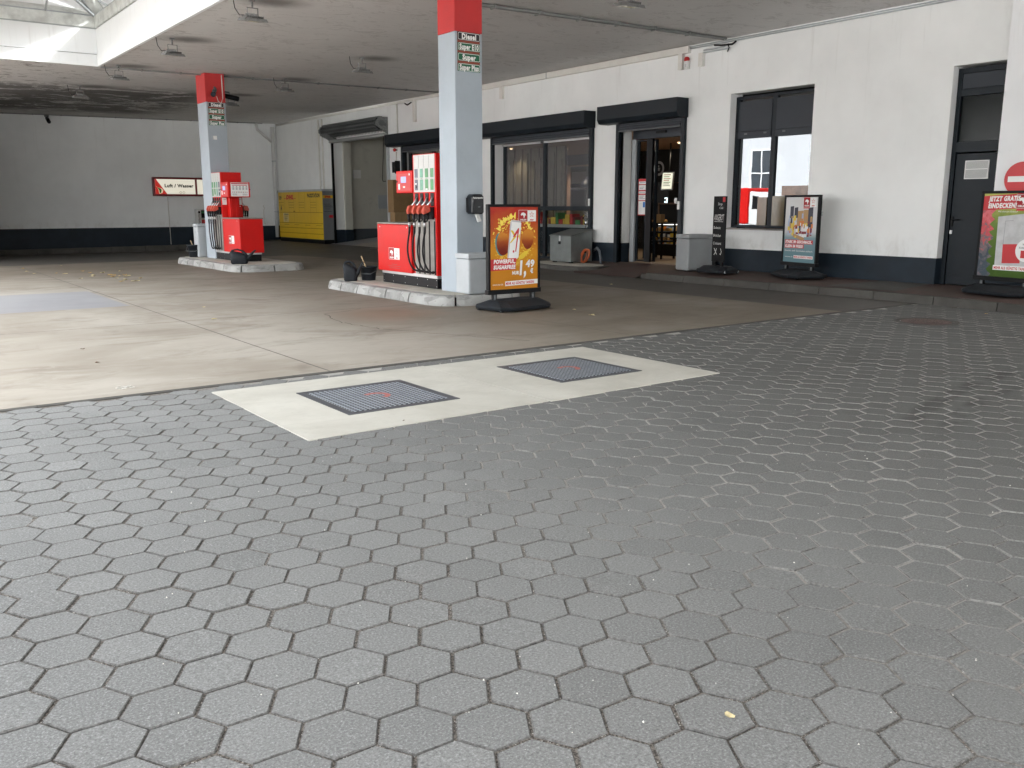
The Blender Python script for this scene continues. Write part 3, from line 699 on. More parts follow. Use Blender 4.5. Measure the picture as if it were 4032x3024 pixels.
# vehicle bay behind the roller grille
M_BAY = pm('bay_wall_paint', (.52,.51,.45), .85, var=.06, vs=.8, dirt=.25); M_BAYP = pm('bay_plinth', (.06,.07,.08), .6)
mb = MB(); mb.box(14.86,15.15,30.42,30.9,.60,3.85,M_BAY); mb.box(15.15,26,30.6,30.9,.62,3.85,M_BAY)
mb.box(14.86,26,26.2,26.36,.6,3.85,M_BAY); mb.box(25.9,26.1,26.2,30.9,.3,3.85,M_BAY); mb.box(14.86,26,26.2,30.9,3.85,4.0,M_BAY)
mb.box(16.3,16.9,30.57,30.6,1.35,1.85,M_GREYM); mb.box(15.3,15.6,30.55,30.6,2.45,2.75,M_WHITE); sb(mb,'bay_wall')
mb = MB(); mb.box(14.86,15.155,30.415,30.9,.1,.598,M_NAVY); mb.box(15.155,26,30.59,30.9,.1,.618,M_BAYP); mb.box(14.86,26,26.2,26.37,0,.598,M_BAYP); sb(mb,'bay_plinth')
mb = MB(); vs = [(14.3,26.2,.085),(14.3,31,.085),(15.2,31,.20),(15.2,26.2,.17),(17.5,31,.42),(17.5,26.2,.42),(26,31,.5),(26,26.2,.5)]
mb.add(vs, [(0,3,2,1),(3,5,4,2),(5,7,6,4)], M_CONC); sb(mb,'bay_floor')
# ceiling spots inside the shop (lit)
M_SPOT = em('lit_spot', (1,.85,.62), 6)
for k,(x,y,p_) in enumerate(((15.6,21.2,4),(16.9,20.3,10),(17.2,18.5,10),(15.8,15.4,7),(17.6,16.6,12),(18.6,22.6,14))):
    t = thing('ceiling_spot', (x,y,3.06), 0, ['small lit round spotlight above the slat screen behind the left shop pane','small lit spotlight high behind the right shop pane','small lit spotlight at the upper right of the wide shop window','small lit spotlight seen through the glass leaf of the shop door','small lit spotlight in the slatted ceiling above the shop counter','small lit spotlight over the beige wall at the rear of the shop'][k], 'spotlight', 'lit spotlights inside the shop')
    mb = MB(); mb.lathe([(.055,-.004),(.055,-.03),(.04,-.03)],0,0,M_WHITE,16); mb.build('ring', t)
    mb = MB(); mb.disc(0,0,.04,0,M_SPOT,16); mb.v = [(a,c,-.02) for a,b,c in mb.v]; mb.f = [f[::1] for f in mb.f]; mb.build('lamp', t)
    l = bpy.data.lights.new('spot_light','SPOT'); l.energy = p_*SHOPLIGHT; l.color = (1,.82,.6); l.spot_size = R(120); l.spot_blend = .8; l.shadow_soft_size = .04
    lo = bpy.data.objects.new('spot_light', l); COL.objects.link(lo); lo.parent = t; lo.location = (0,0,-.05)
# ================================================================== BACK + SIDE WALLS
t = thing('back_wall', (9,YB,0), 0, 'long greyish white rear wall of the covered yard with navy plinth', 'wall')
mb = MB(); mb.box(-6,5.5,0,.35,.66,5.2,M_BACK); mb.build('wall', t)
mb = MB(); mb.box(-6,5.5,-.012,.348,-.5,.66,M_NAVY); mb.build('plinth', t)
t = thing('side_wall', (3.2,33,0), 0, 'white side wall closing the rear left of the yard, at the left picture edge', 'wall')
mb = MB(); mb.box(-.3,0,-2.5,2.8,.66,5.2,M_BACK); mb.build('wall', t); mb = MB(); mb.box(-.31,.012,-2.512,2.79,-.5,.659,M_NAVY); mb.build('plinth', t)
# ================================================================== CANOPY
cano = thing('canopy_roof', (7,14,4.6), 0, 'flat off-white forecourt canopy ceiling with flaking paint and a deep skylight well', 'canopy')
CH = Vector((-7,-14,-4.6))
def cb(mb, name, parent=cano, bevel=0.):
    mb.v = [tuple(Vector(v)+CH) for v in mb.v]; return mb.build(name, parent, bevel)
CX0,CX1,CY0,CY1 = CANX0,14.5,CANY0,35.9
SX0,SX1,SY0,SY1 = SKX0,5.11,SKY0,22.70
mb = MB()
for x0,x1,y0,y1 in ((CX0,CX1,SY1,CY1),(SX1,CX1,CY0,SY1),(CX0,SX1,CY0,SY0),(CX0,SX0,SY0,SY1)):
    if x1-x0 < .01 or y1-y0 < .01: continue
    mb.add([(x0,y0,zc(x0)),(x1,y0,zc(x1)),(x1,y1,zc(x1)),(x0,y1,zc(x0)),(x0,y0,5.2),(x1,y0,5.2),(x1,y1,5.2),(x0,y1,5.2)],
           [(0,3,2,1),(4,5,6,7),(0,1,5,4),(1,2,6,5),(2,3,7,6),(3,0,4,7)], M_CEIL)
mb.v = [tuple(Vector(v)+Vector((0,0,0))) for v in mb.v]; ob = mb.build('ceiling'); ob.parent = cano; ob.location = CH
# skylight well: white panels, projecting lower band, weathered upper frieze
zb = zc(5.1)-.02
for nm,zz0,zz1,off,mt in (('skylight_band',zb,zb+.25,.06,M_SKYW),('skylight_panel',zb+.268,zb+.80,.03,M_SKYW),('skylight_frieze',zb+.825,zb+1.07,.045,M_SKYW2)):
    mb = MB()
    mb.box(SX1-off,SX1,SY0,SY1,zz0,zz1,mt); mb.box(SX0,SX1-off,SY1-off,SY1,zz0,zz1,mt)
    mb.box(SX0,SX0+off,SY0,SY1-off,zz0,zz1,mt); mb.box(SX0+off,SX1-off,SY0,SY0+off,zz0,zz1,mt); cb(mb,nm)
mb = MB(); mb.box(SX1,SX1+.12,SY0-.1,SY1+.1,4.60,zb+1.07,M_GREYM); mb.box(SX0,SX1,SY1,SY1+.12,4.60,zb+1.07,M_GREYM); mb.box(SX0-.1,SX0,SY0,SY1,4.60,zb+1.07,M_GREYM); mb.box(SX0,SX1,SY0-.1,SY0,4.60,zb+1.07,M_GREYM); cb(mb,'skylight_upstand')
ztop = zb+1.07; xm = (SX0+SX1)/2; hr = 1.3; hip = 2.4
mb = MB(); A=(SX1,SY1,ztop);B_=(SX0,SY1,ztop);C_=(SX0,SY0,ztop);D_=(SX1,SY0,ztop);E_=(xm,SY1-hip,ztop+hr);F_=(xm,SY0+hip,ztop+hr)
mb.add([A,B_,C_,D_,E_,F_],[(0,1,4),(1,2,5,4),(2,3,5),(3,0,4,5)],M_SKYG); cb(mb,'skylight_glass')
mb = MB(); r_ = .03
for a,b in ((A,E_),(B_,E_),(C_,F_),(D_,F_),(E_,F_),(A,B_),(B_,C_),(C_,D_),(D_,A)): mb.tube([a,b],.04,M_GREYM,6)
ny = 14
for k in range(1,ny):
    y = SY0+(SY1-SY0)*k/ny; f = min(1,(y-SY0)/hip,(SY1-y)/hip); 
    for X0 in (SX0,SX1): mb.tube([(X0,y,ztop),(X0+(xm-X0)*f,y,ztop+hr*f)],.022,M_GREYM,6)
for k in range(1,5):
    x = SX0+(SX1-SX0)*k/5; f = min((x-SX0)/(xm-SX0),(SX1-x)/(SX1-xm)); mb.tube([(x,SY1,ztop),(x,SY1-hip*f,ztop+hr*f)],.022,M_GREYM,6)
cb(mb,'skylight_bar')
mb = MB(); mb.box(CX0-.06,CX0,CY0,CY1,4.35,5.25,M_REDP); mb.box(CX0,14.4,CY0-.06,CY0,4.40,5.25,M_REDP); cb(mb,'fascia')
# surface conduits on the ceiling
def conduit(pts, r, lab):
    t = thing('ceiling_conduit', (pts[0][0],pts[0][1],zc(pts[0][0])), 0, lab, 'conduit', 'conduits across the canopy ceiling')
    o = Vector(t.location); mb = MB()
    for dy in (-r*1.3,r*1.3): mb.tube([Vector((x,y+dy,zc(x)-r*1.3))-o for x,y in pts], r, M_COND, 6)
    mb.build('pipe', t); (x0,y0),(x1,y1) = pts[0],pts[-1]; L = math.hypot(x1-x0,y1-y0)
    for k in range(1,int(L/.9)):
        f = k*.9/L; x = x0+(x1-x0)*f; y = y0+(y1-y0)*f; mb = MB(); mb.add(*boxgeo(x-.015-o.x,x+.015-o.x,y-r*2.8-o.y,y+r*2.8-o.y,zc(x)-r*2.8-o.z,zc(x)-o.z), M_COND); mb.build('clip', t)
def boxgeo(x0,x1,y0,y1,z0,z1):
    q = MB(); q.box(x0,x1,y0,y1,z0,z1,M_OFFW); return q.v, q.f
conduit([(5.14,22.74),(14.35,23.02)], .016, 'thin grey conduit along the ceiling from the skylight corner past the far pillar')
conduit([(7.9,12.45),(14.35,12.42)], .024, 'thicker grey conduit along the ceiling from the near pillar to the shop wall')
conduit([(3.0,35.62),(13.9,35.62)], .014, 'thin grey conduit where the ceiling meets the rear wall')
# ================================================================== PILLARS, ISLANDS
def island(x0,x1,y0,y1,lab,seed):
    t = thing('pump_island', ((x0+x1)/2,(y0+y1)/2,0), 0, lab, 'pump island', 'raised pump islands')
    hx_,hy = (x1-x0)/2,(y1-y0)/2; rr = .52
    def outl(o):
        pts = []
        for cx,cy,a0 in ((hx_-rr,hy-rr,0),(-hx_+rr,hy-rr,90),(-hx_+rr,-hy+rr,180),(hx_-rr,-hy+rr,270)):
            for k in range(7):
                a = R(a0+k*15); pts.append((cx+(rr-o)*math.cos(a), cy+(rr-o)*math.sin(a)))
        return pts
    # walk the outline into stones
    base = outl(0); per = []; n = len(base)
    for i in range(n):
        a = Vector(base[i]); b = Vector(base[(i+1)%n]); L = (b-a).length; m = max(1,int(L/.12))
        for k in range(m): per.append(a+(b-a)*k/m)
    mb = MB(); N = len(per); r2 = random.Random(seed)
    i = 0
    while i < N:
        ln = r2.choice([5,6,7,8]); ln = min(ln, N-i)
        idx = [(i+k)%N for k in range(ln+1)]
        P = [per[q] for q in idx]; P[0] = P[0]+(P[1]-P[0]).normalized()*.016; P[-1] = P[-1]-(P[-1]-P[-2]).normalized()*.016
        def off(p, o): 
            d = Vector((max(-hx_+rr,min(hx_-rr,p.x)), max(-hy+rr,min(hy-rr,p.y)))) - p
            return p + d.normalized()*o
        prof = [(0,-.05),(0,.03),(.022,.115),(.045,.145),(.19,.155),(.19,-.05)]; j = r2.uniform(-.003,.003)
        vs = []; 
        for q in P:
            for o,z in prof: 
                c = off(q, o+(j if o<.1 else 0)); vs.append((c.x,c.y,z))
        m_ = len(prof); fs = []
        for a in range(ln):
            for b in range(m_-1): fs.append((a*m_+b,(a+1)*m_+b,(a+1)*m_+b+1,a*m_+b+1))
        fs += [tuple(range(m_)), tuple(range(ln*m_+m_-1, ln*m_-1, -1))]
        mb.add(vs, fs, M_KERBW); i += ln
    mb.build('kerb', t, .006)
    mb = MB(); mb.prism(outl(.175), -.05, .158, M_DECK); mb.build('deck', t)
    mb = MB(); mb.prism(outl(.07), -.05, .12, M_BLACK); mb.build('joint_filler', t)
island(6.86,8.52,10.98,15.25,'near pump island with worn white kerb stones, beside the orange poster stand',3)
island(6.86,8.62,19.52,24.3,'far pump island with worn white kerb stones, a watering can on its near end',5)
def pillar(y0,y1,lab,g):
    yc = (y0+y1)/2; t = thing('canopy_pillar', (7.66,yc,.155), 0, lab, 'pillar', g); h = (y1-y0)/2
    mb = MB(); mb.box(-.24,.24,-h,h,0,3.93-.155,M_GREYP); mb.build('shaft', t, .012)
    mb = MB(); mb.box(-.243,.243,-h-.003,h+.003,3.93-.155,zc(7.66)-.155,M_REDP); mb.build('red_band', t, .012); return t
pillar(11.46,11.92,'near square grey canopy pillar with a red top band, paper dispenser on its side','canopy pillars')
pillar(22.56,23.22,'far square grey canopy pillar with a red top band, cameras on the red part','canopy pillars')
# fuel signs: black / green name plates on the -y face of each pillar
def plate(x,y,z,w_,h,txt,mat,lab):
    t = thing('fuel_sign', (x,y,z), 0, lab, 'sign', 'fuel name plates on the pillars')
    def rr(w2,h2,r):
        pts = []
        for cx,cz,a0 in ((w2-r,h2-r,0),(-w2+r,h2-r,90),(-w2+r,-h2+r,180),(w2-r,-h2+r,270)):
            pts += [(cx+r*math.cos(R(a0+k*30)), cz+r*math.sin(R(a0+k*30))) for k in range(4)]
        return pts
    mb = MB(); mb.prism(rr(w_/2,h/2,.004), 0, -.008, mat, 'y'); mb.build('panel', t)
    mb = MB(); o = rr(w_/2-.006,h/2-.006,.02); i = rr(w_/2-.012,h/2-.012,.016); n = len(o)
    mb.add([(a,-.0095,b) for a,b in o]+[(a,-.0095,b) for a,b in i], [(k,(k+1)%n,n+(k+1)%n,n+k)[::-1] for k in range(n)], M_LET); mb.build('border', t)
    tw = {'Diesel':.25,'Super E10':.335,'Super':.235,'Super Plus':.335}[txt]*w_/.39
    mb = MB(); mb.text(txt, 0, -.036*h/.115, .073*h/.115, -.0105, M_LET, w=tw, align='c', bold=.045); mb.build('lettering', t)
for yy,who in ((11.46,'near'),(22.56,'far')):
    mb = MB(); bt = thing('sign_backing', (7.66,yy,3.65), 0, 'rusty red backing strip behind the fuel plates on the %s pillar'%who, 'sign backing', 'backing strips of the fuel plates')
    mb.box(-.197,.197,-.0045,-.0005,-.265,.28,pm('faded_red_strip_'+who,(.26,.05,.03),.6)); mb.build('strip', bt)
    for k,(tx,mt) in enumerate((('Diesel',M_BLET),('Super E10',M_GREEN),('Super',M_GREEN),('Super Plus',M_GREEN))):
        plate(7.66,yy-.005,3.868-.1433*k,.39,.112,tx,mt,('black' if k==0 else 'green')+' plate reading %s on the %s pillar'%(tx,who))
# paper towel dispenser
M_GLOSSB = pm('gloss_black', (.008,.009,.011), .12, var=.1)
t = thing('paper_dispenser', (7.70,11.46,1.475), 0, 'black paper towel dispenser with white lettering on the near pillar', 'dispenser')
mb = MB(); hw = .108; prof = [(-hw+.02,-.145),(hw-.02,-.145),(hw,-.12),(hw,.115),(hw-.035,.152),(-hw+.035,.152),(-hw,.115),(-hw,-.12)]
mb.prism(prof, 0, -.165, M_GLOSSB, 'y'); mb.build('body', t, .022)
mb = MB(); mb.prism([(-hw-.008,-.12),(hw+.008,-.12),(hw+.008,.10),(-hw-.008,.10)],0,-.045,M_BLACK,'y'); mb.build('base', t, .01)
mb = MB(); mb.text('Papierspender',-.095,.085,.022,-.1675,M_LET,w=.19,bold=.04); mb.build('lettering', t)
mb = MB(); mb.box(-.005,.035,-.168,-.165,-.045,-.03,M_DGREY); mb.build('window', t)
mb = MB(); vs = [(-.03,-.09,-.13),(.03,-.10,-.13),(.075,-.11,-.25),(.03,-.09,-.265),(.0,-.10,-.20)]; mb.add(vs+[(a,b-.03,c) for a,b,c in vs],[(0,1,2,3,4),(9,8,7,6,5),(0,5,6,1),(1,6,7,2),(2,7,8,3),(3,8,9,4),(4,9,5,0)],M_WHITE); mb.build('paper', t)
# wall box on far pillar
t = thing('junction_box', (7.58,22.56,3.09), 0, 'small white square box below the fuel plates on the far pillar', 'junction box')
mb = MB(); mb.box(-.045,.045,-.04,0,-.045,.045,M_WHITE); mb.build('housing', t, .005)
mb = MB(); mb.box(-.035,.035,-.044,-.04,-.035,.035,M_WHITE); mb.build('lid', t)
# cameras
def camera_(loc, rz, lab, tilt=-15, arm=.12):
    t = thing('security_camera', loc, rz, lab, 'camera', 'security cameras'); t.scale = (1.35,)*3
    mb = MB(); mb.lathe([(0,0),(.06,0),(.06,-.02),(.035,-.03),(0,-.03)],0,0,M_DGREY,16); M = Matrix.Rotation(R(90),4,'X'); mb.v = [tuple(M@Vector(v)) for v in mb.v]
    mb.build('base', t); mb = MB(); mb.tube([(0,0,0),(0,-arm,-.02),(0,-arm,-.06)],.016,M_DGREY,8); mb.build('bracket', t)
    c,s = math.cos(R(tilt)), math.sin(R(tilt)); mb = MB(); q = lambda d: (0,-arm+.06-d*c, -.08+d*s)
    mb.tube([q(0),q(.20)],.04,M_BLACK,14); mb.tube([q(-.02),q(.23)],[.044,.046],M_BLACK,14); mb.build('housing', t)
    mb = MB(); mb.tube([q(.231),q(.236)],.03,pm('lens',(.02,.02,.03),.1),12); mb.build('lens', t); return t
camera_((7.62,22.56,4.22),-20,'black bullet camera on the front of the far pillar, aimed towards the viewer',-8)
camera_((7.90,22.75,4.22),70,'black bullet camera sticking out sideways from the far pillar',-12)
camera_((6.17,YB-.0,4.55),0,'small dark camera under the ceiling on the rear wall',-25)
t = thing('pillar_pipe', (7.83,22.55,3.97), 0, 'thin white cable pipe on the red band of the far pillar', 'pipe')
mb = MB(); mb.tube([(0,-.015,.05),(0,-.015,.6)],.012,M_OFFW,8); mb.build('pipe', t); mb = MB(); mb.tube([(0,-.02,.07),(-.05,-.03,-.06),(-.12,-.03,-.02),(-.15,-.02,.1)],.006,M_OFFW,6); mb.build('cable', t)
# ================================================================== FUEL PUMPS
M_PRED2 = pm('dark_print_red', (.36,.012,.018), .45, spec=.3)
def logo(mb, x, z, s, y):    # square mark: red half with pale bird head, white half with outlined star
    mb.rect(x-s*.012,x+s*.5,z-s*.012,z+s*.532,y+.0003,M_LET); mb.rect(x,x+s*.5,z,z+s*.52,y,M_PRED2); mb.rect(x+s*.5,x+s,z,z+s*.52,y,M_LET)
    e = [(.10,.30),(.16,.40),(.27,.42),(.38,.36),(.42,.26),(.36,.30),(.33,.20),(.28,.14),(.27,.24),(.22,.30),(.15,.27)]
    mb.flat([(x+s*a,z+s*(b)) for a,b in e], y-.001, M_LET)
    mb.text('ORLEN', x+s*.25, z+s*.045, s*.07, y-.001, M_LET, w=s*.36, align='c', bold=.05)
    cx,cz = x+s*.75, z+s*.32; o = []; 
    for k in range(10):
        a = R(90+36*k); q = s*(.15 if k%2==0 else .06); o.append((cx+q*math.cos(a), cz+q*math.sin(a)))
    i = [(cx+(a-cx)*.72, cz+(b-cz)*.72) for a,b in o]
    mb.add([(a,y-.001,b) for a,b in o]+[(a,y-.001,b) for a,b in i], [(k,10+k,10+(k+1)%10,(k+1)%10) for k in range(10)][::1], M_RLET)
    mb.text('star', cx, z+s*.045, s*.075, y-.001, M_RLET, w=s*.24, align='c', shear=.3, bold=.05)
def arrowq(s): return Matrix.Rotation(math.pi if s > 0 else 0, 4, 'Z')
def make_pump(loc, rz, lab):
    P = thing('fuel_pump', loc, rz, lab, 'fuel pump', 'red fuel pumps on the islands')
    D = .265
    mb = MB(); mb.box(-.86,.93,-D+.02,D-.02,0,.155,M_BLACK)
    for s in (-1,1):
        for x in (-.83,-.5,-.1,.3,.62,.90):
            for z in (.03,.13): mb.box(x-.006,x+.006,s*(D-.021),s*(D-.017),z-.006,z+.006,M_ALU)
    mb.build('base', P, .004)
    mb = MB(); mb.box(-.87,.935,-D+.01,D-.01,.157,.205,M_ALU); mb.build('base_rail', P)
    mb = MB(); mb.prism([(-.96,.20),(.19,.20),(.19,.985),(-.96,.985)], -D-.02, D+.02, M_RED, 'y'); lb = mb.build('hydraulic_cabinet', P, .012)
    mb = MB(); mb.box(-.965,.195,-D-.024,D+.024,.988,1.012,M_STEEL); mb.build('lid', lb, .006)
    for s in (-1,1):
        M = Matrix.Translation((-.76,0,0)) @ arrowq(s) if s > 0 else Matrix.Identity(4)
        def emit(q, nm): q.v = [tuple(M@Vector(v)) for v in q.v]; q.build(nm, lb)
        q = MB(); logo(q,-.56,.405,.36,-D-.0215); emit(q,'logo')
        for k,(w_,z) in enumerate(((.20,.315),(.42,.285),(.36,.255))): q = MB(); q.rect(-.38-w_/2,-.38+w_/2,z,z+.012,-D-.0212,M_RLET2); emit(q,'small_print')
        for x in (-.86,.06): q = MB(); q.flat([(x+.012*math.cos(R(60*a)), .94+.012*math.sin(R(60*a))) for a in range(6)], -D-.0225, M_ALU); emit(q,'screw')
    # tall nozzle tower
    mb = MB(); mb.box(.235,.94,-D+.012,D-.012,.2,2.085,M_RED); mb.build('tower', P, .006)
    for s in (-1,1):
        y = s*(D-.006)
        mb = MB(); mb.box(.275,.905,s*(D-.013),y,1.50,2.075,M_WFACE)
        for x in (.43,.585,.74): mb.box(x-.0015,x+.0015,y,s*(D-.004),1.87,2.07,M_DGREY)
        mb.build('face_panel', P, .003)
        mb = MB(); mb.box(.275,.905,s*(D-.013),y,.206,1.10,M_STEEL); mb.build('steel_panel', P, .003)
        for i in range(4):
            x = .355+.158*i if s < 0 else .355+.158*i
            fuel = i if s < 0 else i
            mt = (M_GBLK,M_GREEN2,M_DGREEN,M_DGREEN)[fuel]
            mb = MB(); yy = s*(D-.003)
            mb.box(x-.045,x+.045,y,yy,1.725,1.86,mt); mb.box(x-.045,x+.045,y,yy,1.53,1.695,mt)
            if i == 0: mb.box(x-.02,x+.02,yy,s*(D-.001),1.56,1.60,M_BLACK); mb.box(x-.03,x+.01,yy,s*(D-.001),1.62,1.64,M_LET)
            if i == 2: mb.box(x-.03,x+.03,yy,s*(D-.001),1.535,1.555,M_LET)
            mb.build('fuel_label', P)
            tx = ('DIESEL','SUPER PLUS','SUPER E10','SUPER')[fuel]; q = MB(); q.text(tx.split()[0],0,1.702,.014,-(D-.002),M_DGREEN if i else M_GBLK,w=.07,align='c')
            M = Matrix.Translation((x,0,0)) @ arrowq(s); q.v = [tuple(M@Vector(v)) for v in q.v]; q.build('label_lettering', P)
            mb = MB(); mb.box(x-.05,x+.05,y,s*(D-.001),1.285,1.485,M_BLACK); mb.box(x-.055,x+.055,y,s*(D+.03),1.08,1.27,M_BLACK); mb.build('holster', P, .006)
            mb = MB(); mb.box(x+.062-.011,x+.062+.011,y,s*(D+.004),.215,1.05,M_BLACK); mb.build('hose_rail', P)
            # nozzle
            hc = M_ORH; bx = x
            mb = MB(); by = s*(D+.12)
            mb.tube([(bx,s*(D+.10),1.27),(bx+.012,s*(D+.03),1.36),(bx+.012,s*(D-.0),1.42)],[.015,.013,.012],M_ALU,8); nz = mb.build('nozzle', P)
            mb = MB(); mb.prism([(D+.04,1.20),(D+.17,1.15),(D+.185,1.21),(D+.15,1.29),(D+.06,1.30)] if s>0 else [(-D-.04,1.20),(-D-.17,1.15),(-D-.185,1.21),(-D-.15,1.29),(-D-.06,1.30)], bx-.029, bx+.029, hc, 'x'); mb.build('splash_cover', nz, .014)
            mb = MB(); mb.tube([(bx,s*(D+.15),1.17),(bx,s*(D+.145),1.08),(bx,s*(D+.14),1.03)],[.027,.022,.02],M_HOSE,10); mb.tube([(bx,s*(D+.12),1.17),(bx,s*(D+.07),1.12),(bx,s*(D+.10),1.05),(bx,s*(D+.14),1.05)],.010,M_HOSE,6); mb.build('handle', nz)
            mb = MB(); mb.tube([(bx,s*(D+.14),1.03),(bx,s*(D+.138),.965)],.021,M_ALU,10); mb.build('swivel', nz)
            mb = MB(); dz = .02*i
            pts = [(bx,D+.138,.965),(bx-.008,D+.14,.87),(bx-.04,D+.15,.72),(bx-.055,D+.15,.56),(bx-.035,D+.13,.40),(bx+.02,D+.10,.295),(bx+.08,D+.06,.262-dz*.2),(bx+.14,D+.02,.262-dz*.3),(bx+.16,D-.01,.27)]
            if i == 3: pts[-2] = (bx+.07,D+.03,.255); pts[-1] = (bx+.062,D-.0,.265)
            pts = [Vector((a,s*b,c)) for a,b,c in pts]; sm = []
            for k in range(len(pts)-1):
                p0,p1,p2,p3 = pts[max(k-1,0)],pts[k],pts[k+1],pts[min(k+2,len(pts)-1)]
                for q in range(5):
                    u = q/5; sm.append(.5*((2*p1)+(-p0+p2)*u+(2*p0-5*p1+4*p2-p3)*u*u+(-p0+3*p1-3*p2+p3)*u**3))
            sm.append(pts[-1]); mb.tube(sm, [.019 if k < 6 else .0145 for k in range(len(sm))], M_HOSE, 10); mb.build('hose', P)
    # payment terminal arm and info board
    mb = MB(); mb.box(-.285,.232,-D-.004,D+.004,1.49,1.845,M_RED); tm = mb.build('terminal', P, .012)
    mb = MB(); mb.box(.07,.232,-.12,.12,1.012,1.488,M_RED); mb.build('support_column', P, .01)
    mb = MB(); mb.box(.055,.068,-.075,-.03,1.02,1.48,M_RED); mb.build('column_rib', P); mb = MB(); mb.box(.055,.068,.03,.075,1.02,1.48,M_RED); mb.build('column_rib', P)
    for s in (-1,1):
        q = MB(); y = -D-.006
        q.box(-.235,.185,y,y+.003,1.53,1.80,M_REDL); q.box(-.12,.045,y-.003,y,1.655,1.752,M_SCREEN); 
        q.box(-.05,.01,y-.003,y,1.575,1.60,M_WHITE); q.box(-.205,-.155,y-.003,y,1.55,1.64,M_LET); q.disc(.155,1.785,.018,y-.002,M_LET,12)
        q.tube([(-.245,y,1.675),(-.245,y-.012,1.675)],.014,M_BLACK,10)
        M = Matrix.Translation((-.053,0,0)) @ arrowq(s) if s > 0 else Matrix.Identity(4)
        q.v = [tuple(M@Vector(v)) for v in q.v]; q.build('display', tm, .0)
    # info paper on the free end (facing local -x)
    q = MB(); X = -.287
    def er(y0,y1,z0,z1,dx,m): q.add([(X-dx,y1,z0),(X-dx,y0,z0),(X-dx,y0,z1),(X-dx,y1,z1)],[(0,1,2,3)],m)
    er(-.23,.20,1.51,1.83,0,M_LET); er(-.22,.19,1.795,1.82,.001,M_PRED); er(-.20,.17,1.762,1.776,.001,M_PRED)
    for k in range(5): er(-.20+.08*k,-.165+.08*k,1.735,1.75,.001,M_GREYT); er(-.205+.08*k,-.16+.08*k,1.66,1.725,.001,M_GREYT2)
    for k in range(9): er(-.20+.043*k,-.178+.043*k,1.60,1.618,.001,M_GREYT if k%2 else M_RLET2)
    for k in range(3): er(-.20,-.08,1.535+.016*k,1.541+.016*k,.001,M_GREYT); er(.05,.17,1.535+.016*k,1.541+.016*k,.001,M_GREYT)
    q.build('info_board', tm)
    q = MB(); X = .234
    for y0,y1 in ((-.235,-.115),(.135,.245)): er(y0,y1,1.315,1.482,.002,M_LET); er(y0+.02,y1-.03,1.43,1.445,.003,M_GREYT2)
    er(-.205,-.13,1.27,1.285,.002,M_LET); q.build('notice', P)
    return P
M_ORH = pm('coral_nozzle_cover', (.55,.085,.05), .45, var=.2, vs=25, dirt=.15); M_REDL = pm('red_bezel', (.50,.02,.022), .45)
M_RLET2 = pm('faded_red_print', (.36,.02,.02), .5); M_GREYT = pm('grey_print', (.22,.22,.24), .6); M_GREYT2 = pm('pale_grey_print', (.45,.45,.47), .6)
make_pump((7.69,13.0,.165), -90, 'near red fuel pump with four hoses, standing left of the near pillar')
make_pump((7.69,21.67,.165), 90, 'far red fuel pump with info board over its cabinet, in front of the far pillar')
# ================================================================== BINS, CANS, BUCKETS
def bin_(loc, rz, w_, d_, h, mat, lab, lid=True):
    t = thing('waste_bin', loc, rz, lab, 'waste bin')
    mb = MB(); mb.prism([(-w_/2,-d_/2),(w_/2,-d_/2),(w_/2,d_/2),(-w_/2,d_/2)], 0, h-.075, mat); mb.build('body', t, .03)
    mb = MB(); o = [(-w_/2-.004,-d_/2-.004),(w_/2+.004,-d_/2-.004),(w_/2+.004,d_/2+.004),(-w_/2-.004,d_/2+.004)]; i = [(a*.78,b*.74) for a,b in o]
    z0,z1 = h-.07,h; vs = [(a,b,z0) for a,b in o]+[(a,b,z1) for a,b in o]+[(a,b,z1) for a,b in i]+[(a,b,z0) for a,b in i]
    mb.add(vs,[(k,(k+1)%4,4+(k+1)%4,4+k) for k in range(4)]+[(4+k,4+(k+1)%4,8+(k+1)%4,8+k) for k in range(4)]+[(8+k,8+(k+1)%4,12+(k+1)%4,12+k) for k in range(4)],mat); mb.build('rim', t, .008)
    mb = MB(); mb.box(-w_*.38,w_*.38,-d_*.36,d_*.36,h-.10,h-.055,M_BLACK); mb.build('liner', t); return t
bin_((7.66,11.24,.158), 0, .60, .36, .60, M_GREYM, 'light grey rectangular waste bin at the foot of the near pillar')
bin_((7.42,23.52,.158), 0, .34, .34, .85, M_GREYM, 'tall narrow light grey bin behind the far pillar')
bin_((13.93,12.62,.168), -100, .42, .62, .72, M_GREYB, 'light grey square waste bin beside the sliding shop door')
def bucket(loc, rz, lab, lab2, sc=1.):
    t = thing('bucket', loc, rz, lab, 'bucket', 'squeegee buckets on the islands')
    mb = MB(); t.scale = (sc,sc,sc); mb.lathe([(0,.004),(.115,0),(.12,.01),(.145,.215),(.158,.215),(.160,.245),(.148,.245),(.14,.2),(.115,.05),(0,.05)],0,0,M_RUB,28); mb.build('tub', t)
    mb = MB(); mb.tube([(-.158,0,.225),(-.17,-.04,.17),(-.10,-.16,.12),(.10,-.16,.12),(.17,-.04,.17),(.158,0,.225)],.005,M_DGREY,6); mb.build('bail', t)
    s = thing('squeegee', (loc[0],loc[1],loc[2]+.06), rz, lab2, 'squeegee', 'squeegees standing in the buckets')
    mb = MB(); mb.tube([(.02,0,.0),(-.14,.03,.36)],.011,M_WOOD,8); mb.build('handle', s); mb = MB(); mb.box(-.06,.10,-.02,.02,-.01,.05,M_DGREY); mb.build('head', s, .006)
bucket((7.42,14.36,.158), -50, 'black bucket beside the grey watering can on the near island', 'wooden squeegee handle sticking out of the near bucket')
bucket((7.25,23.62,.158), -50, 'dark bucket left of the far pillar', 'wooden squeegee handle leaning left out of the far bucket', 1.3)
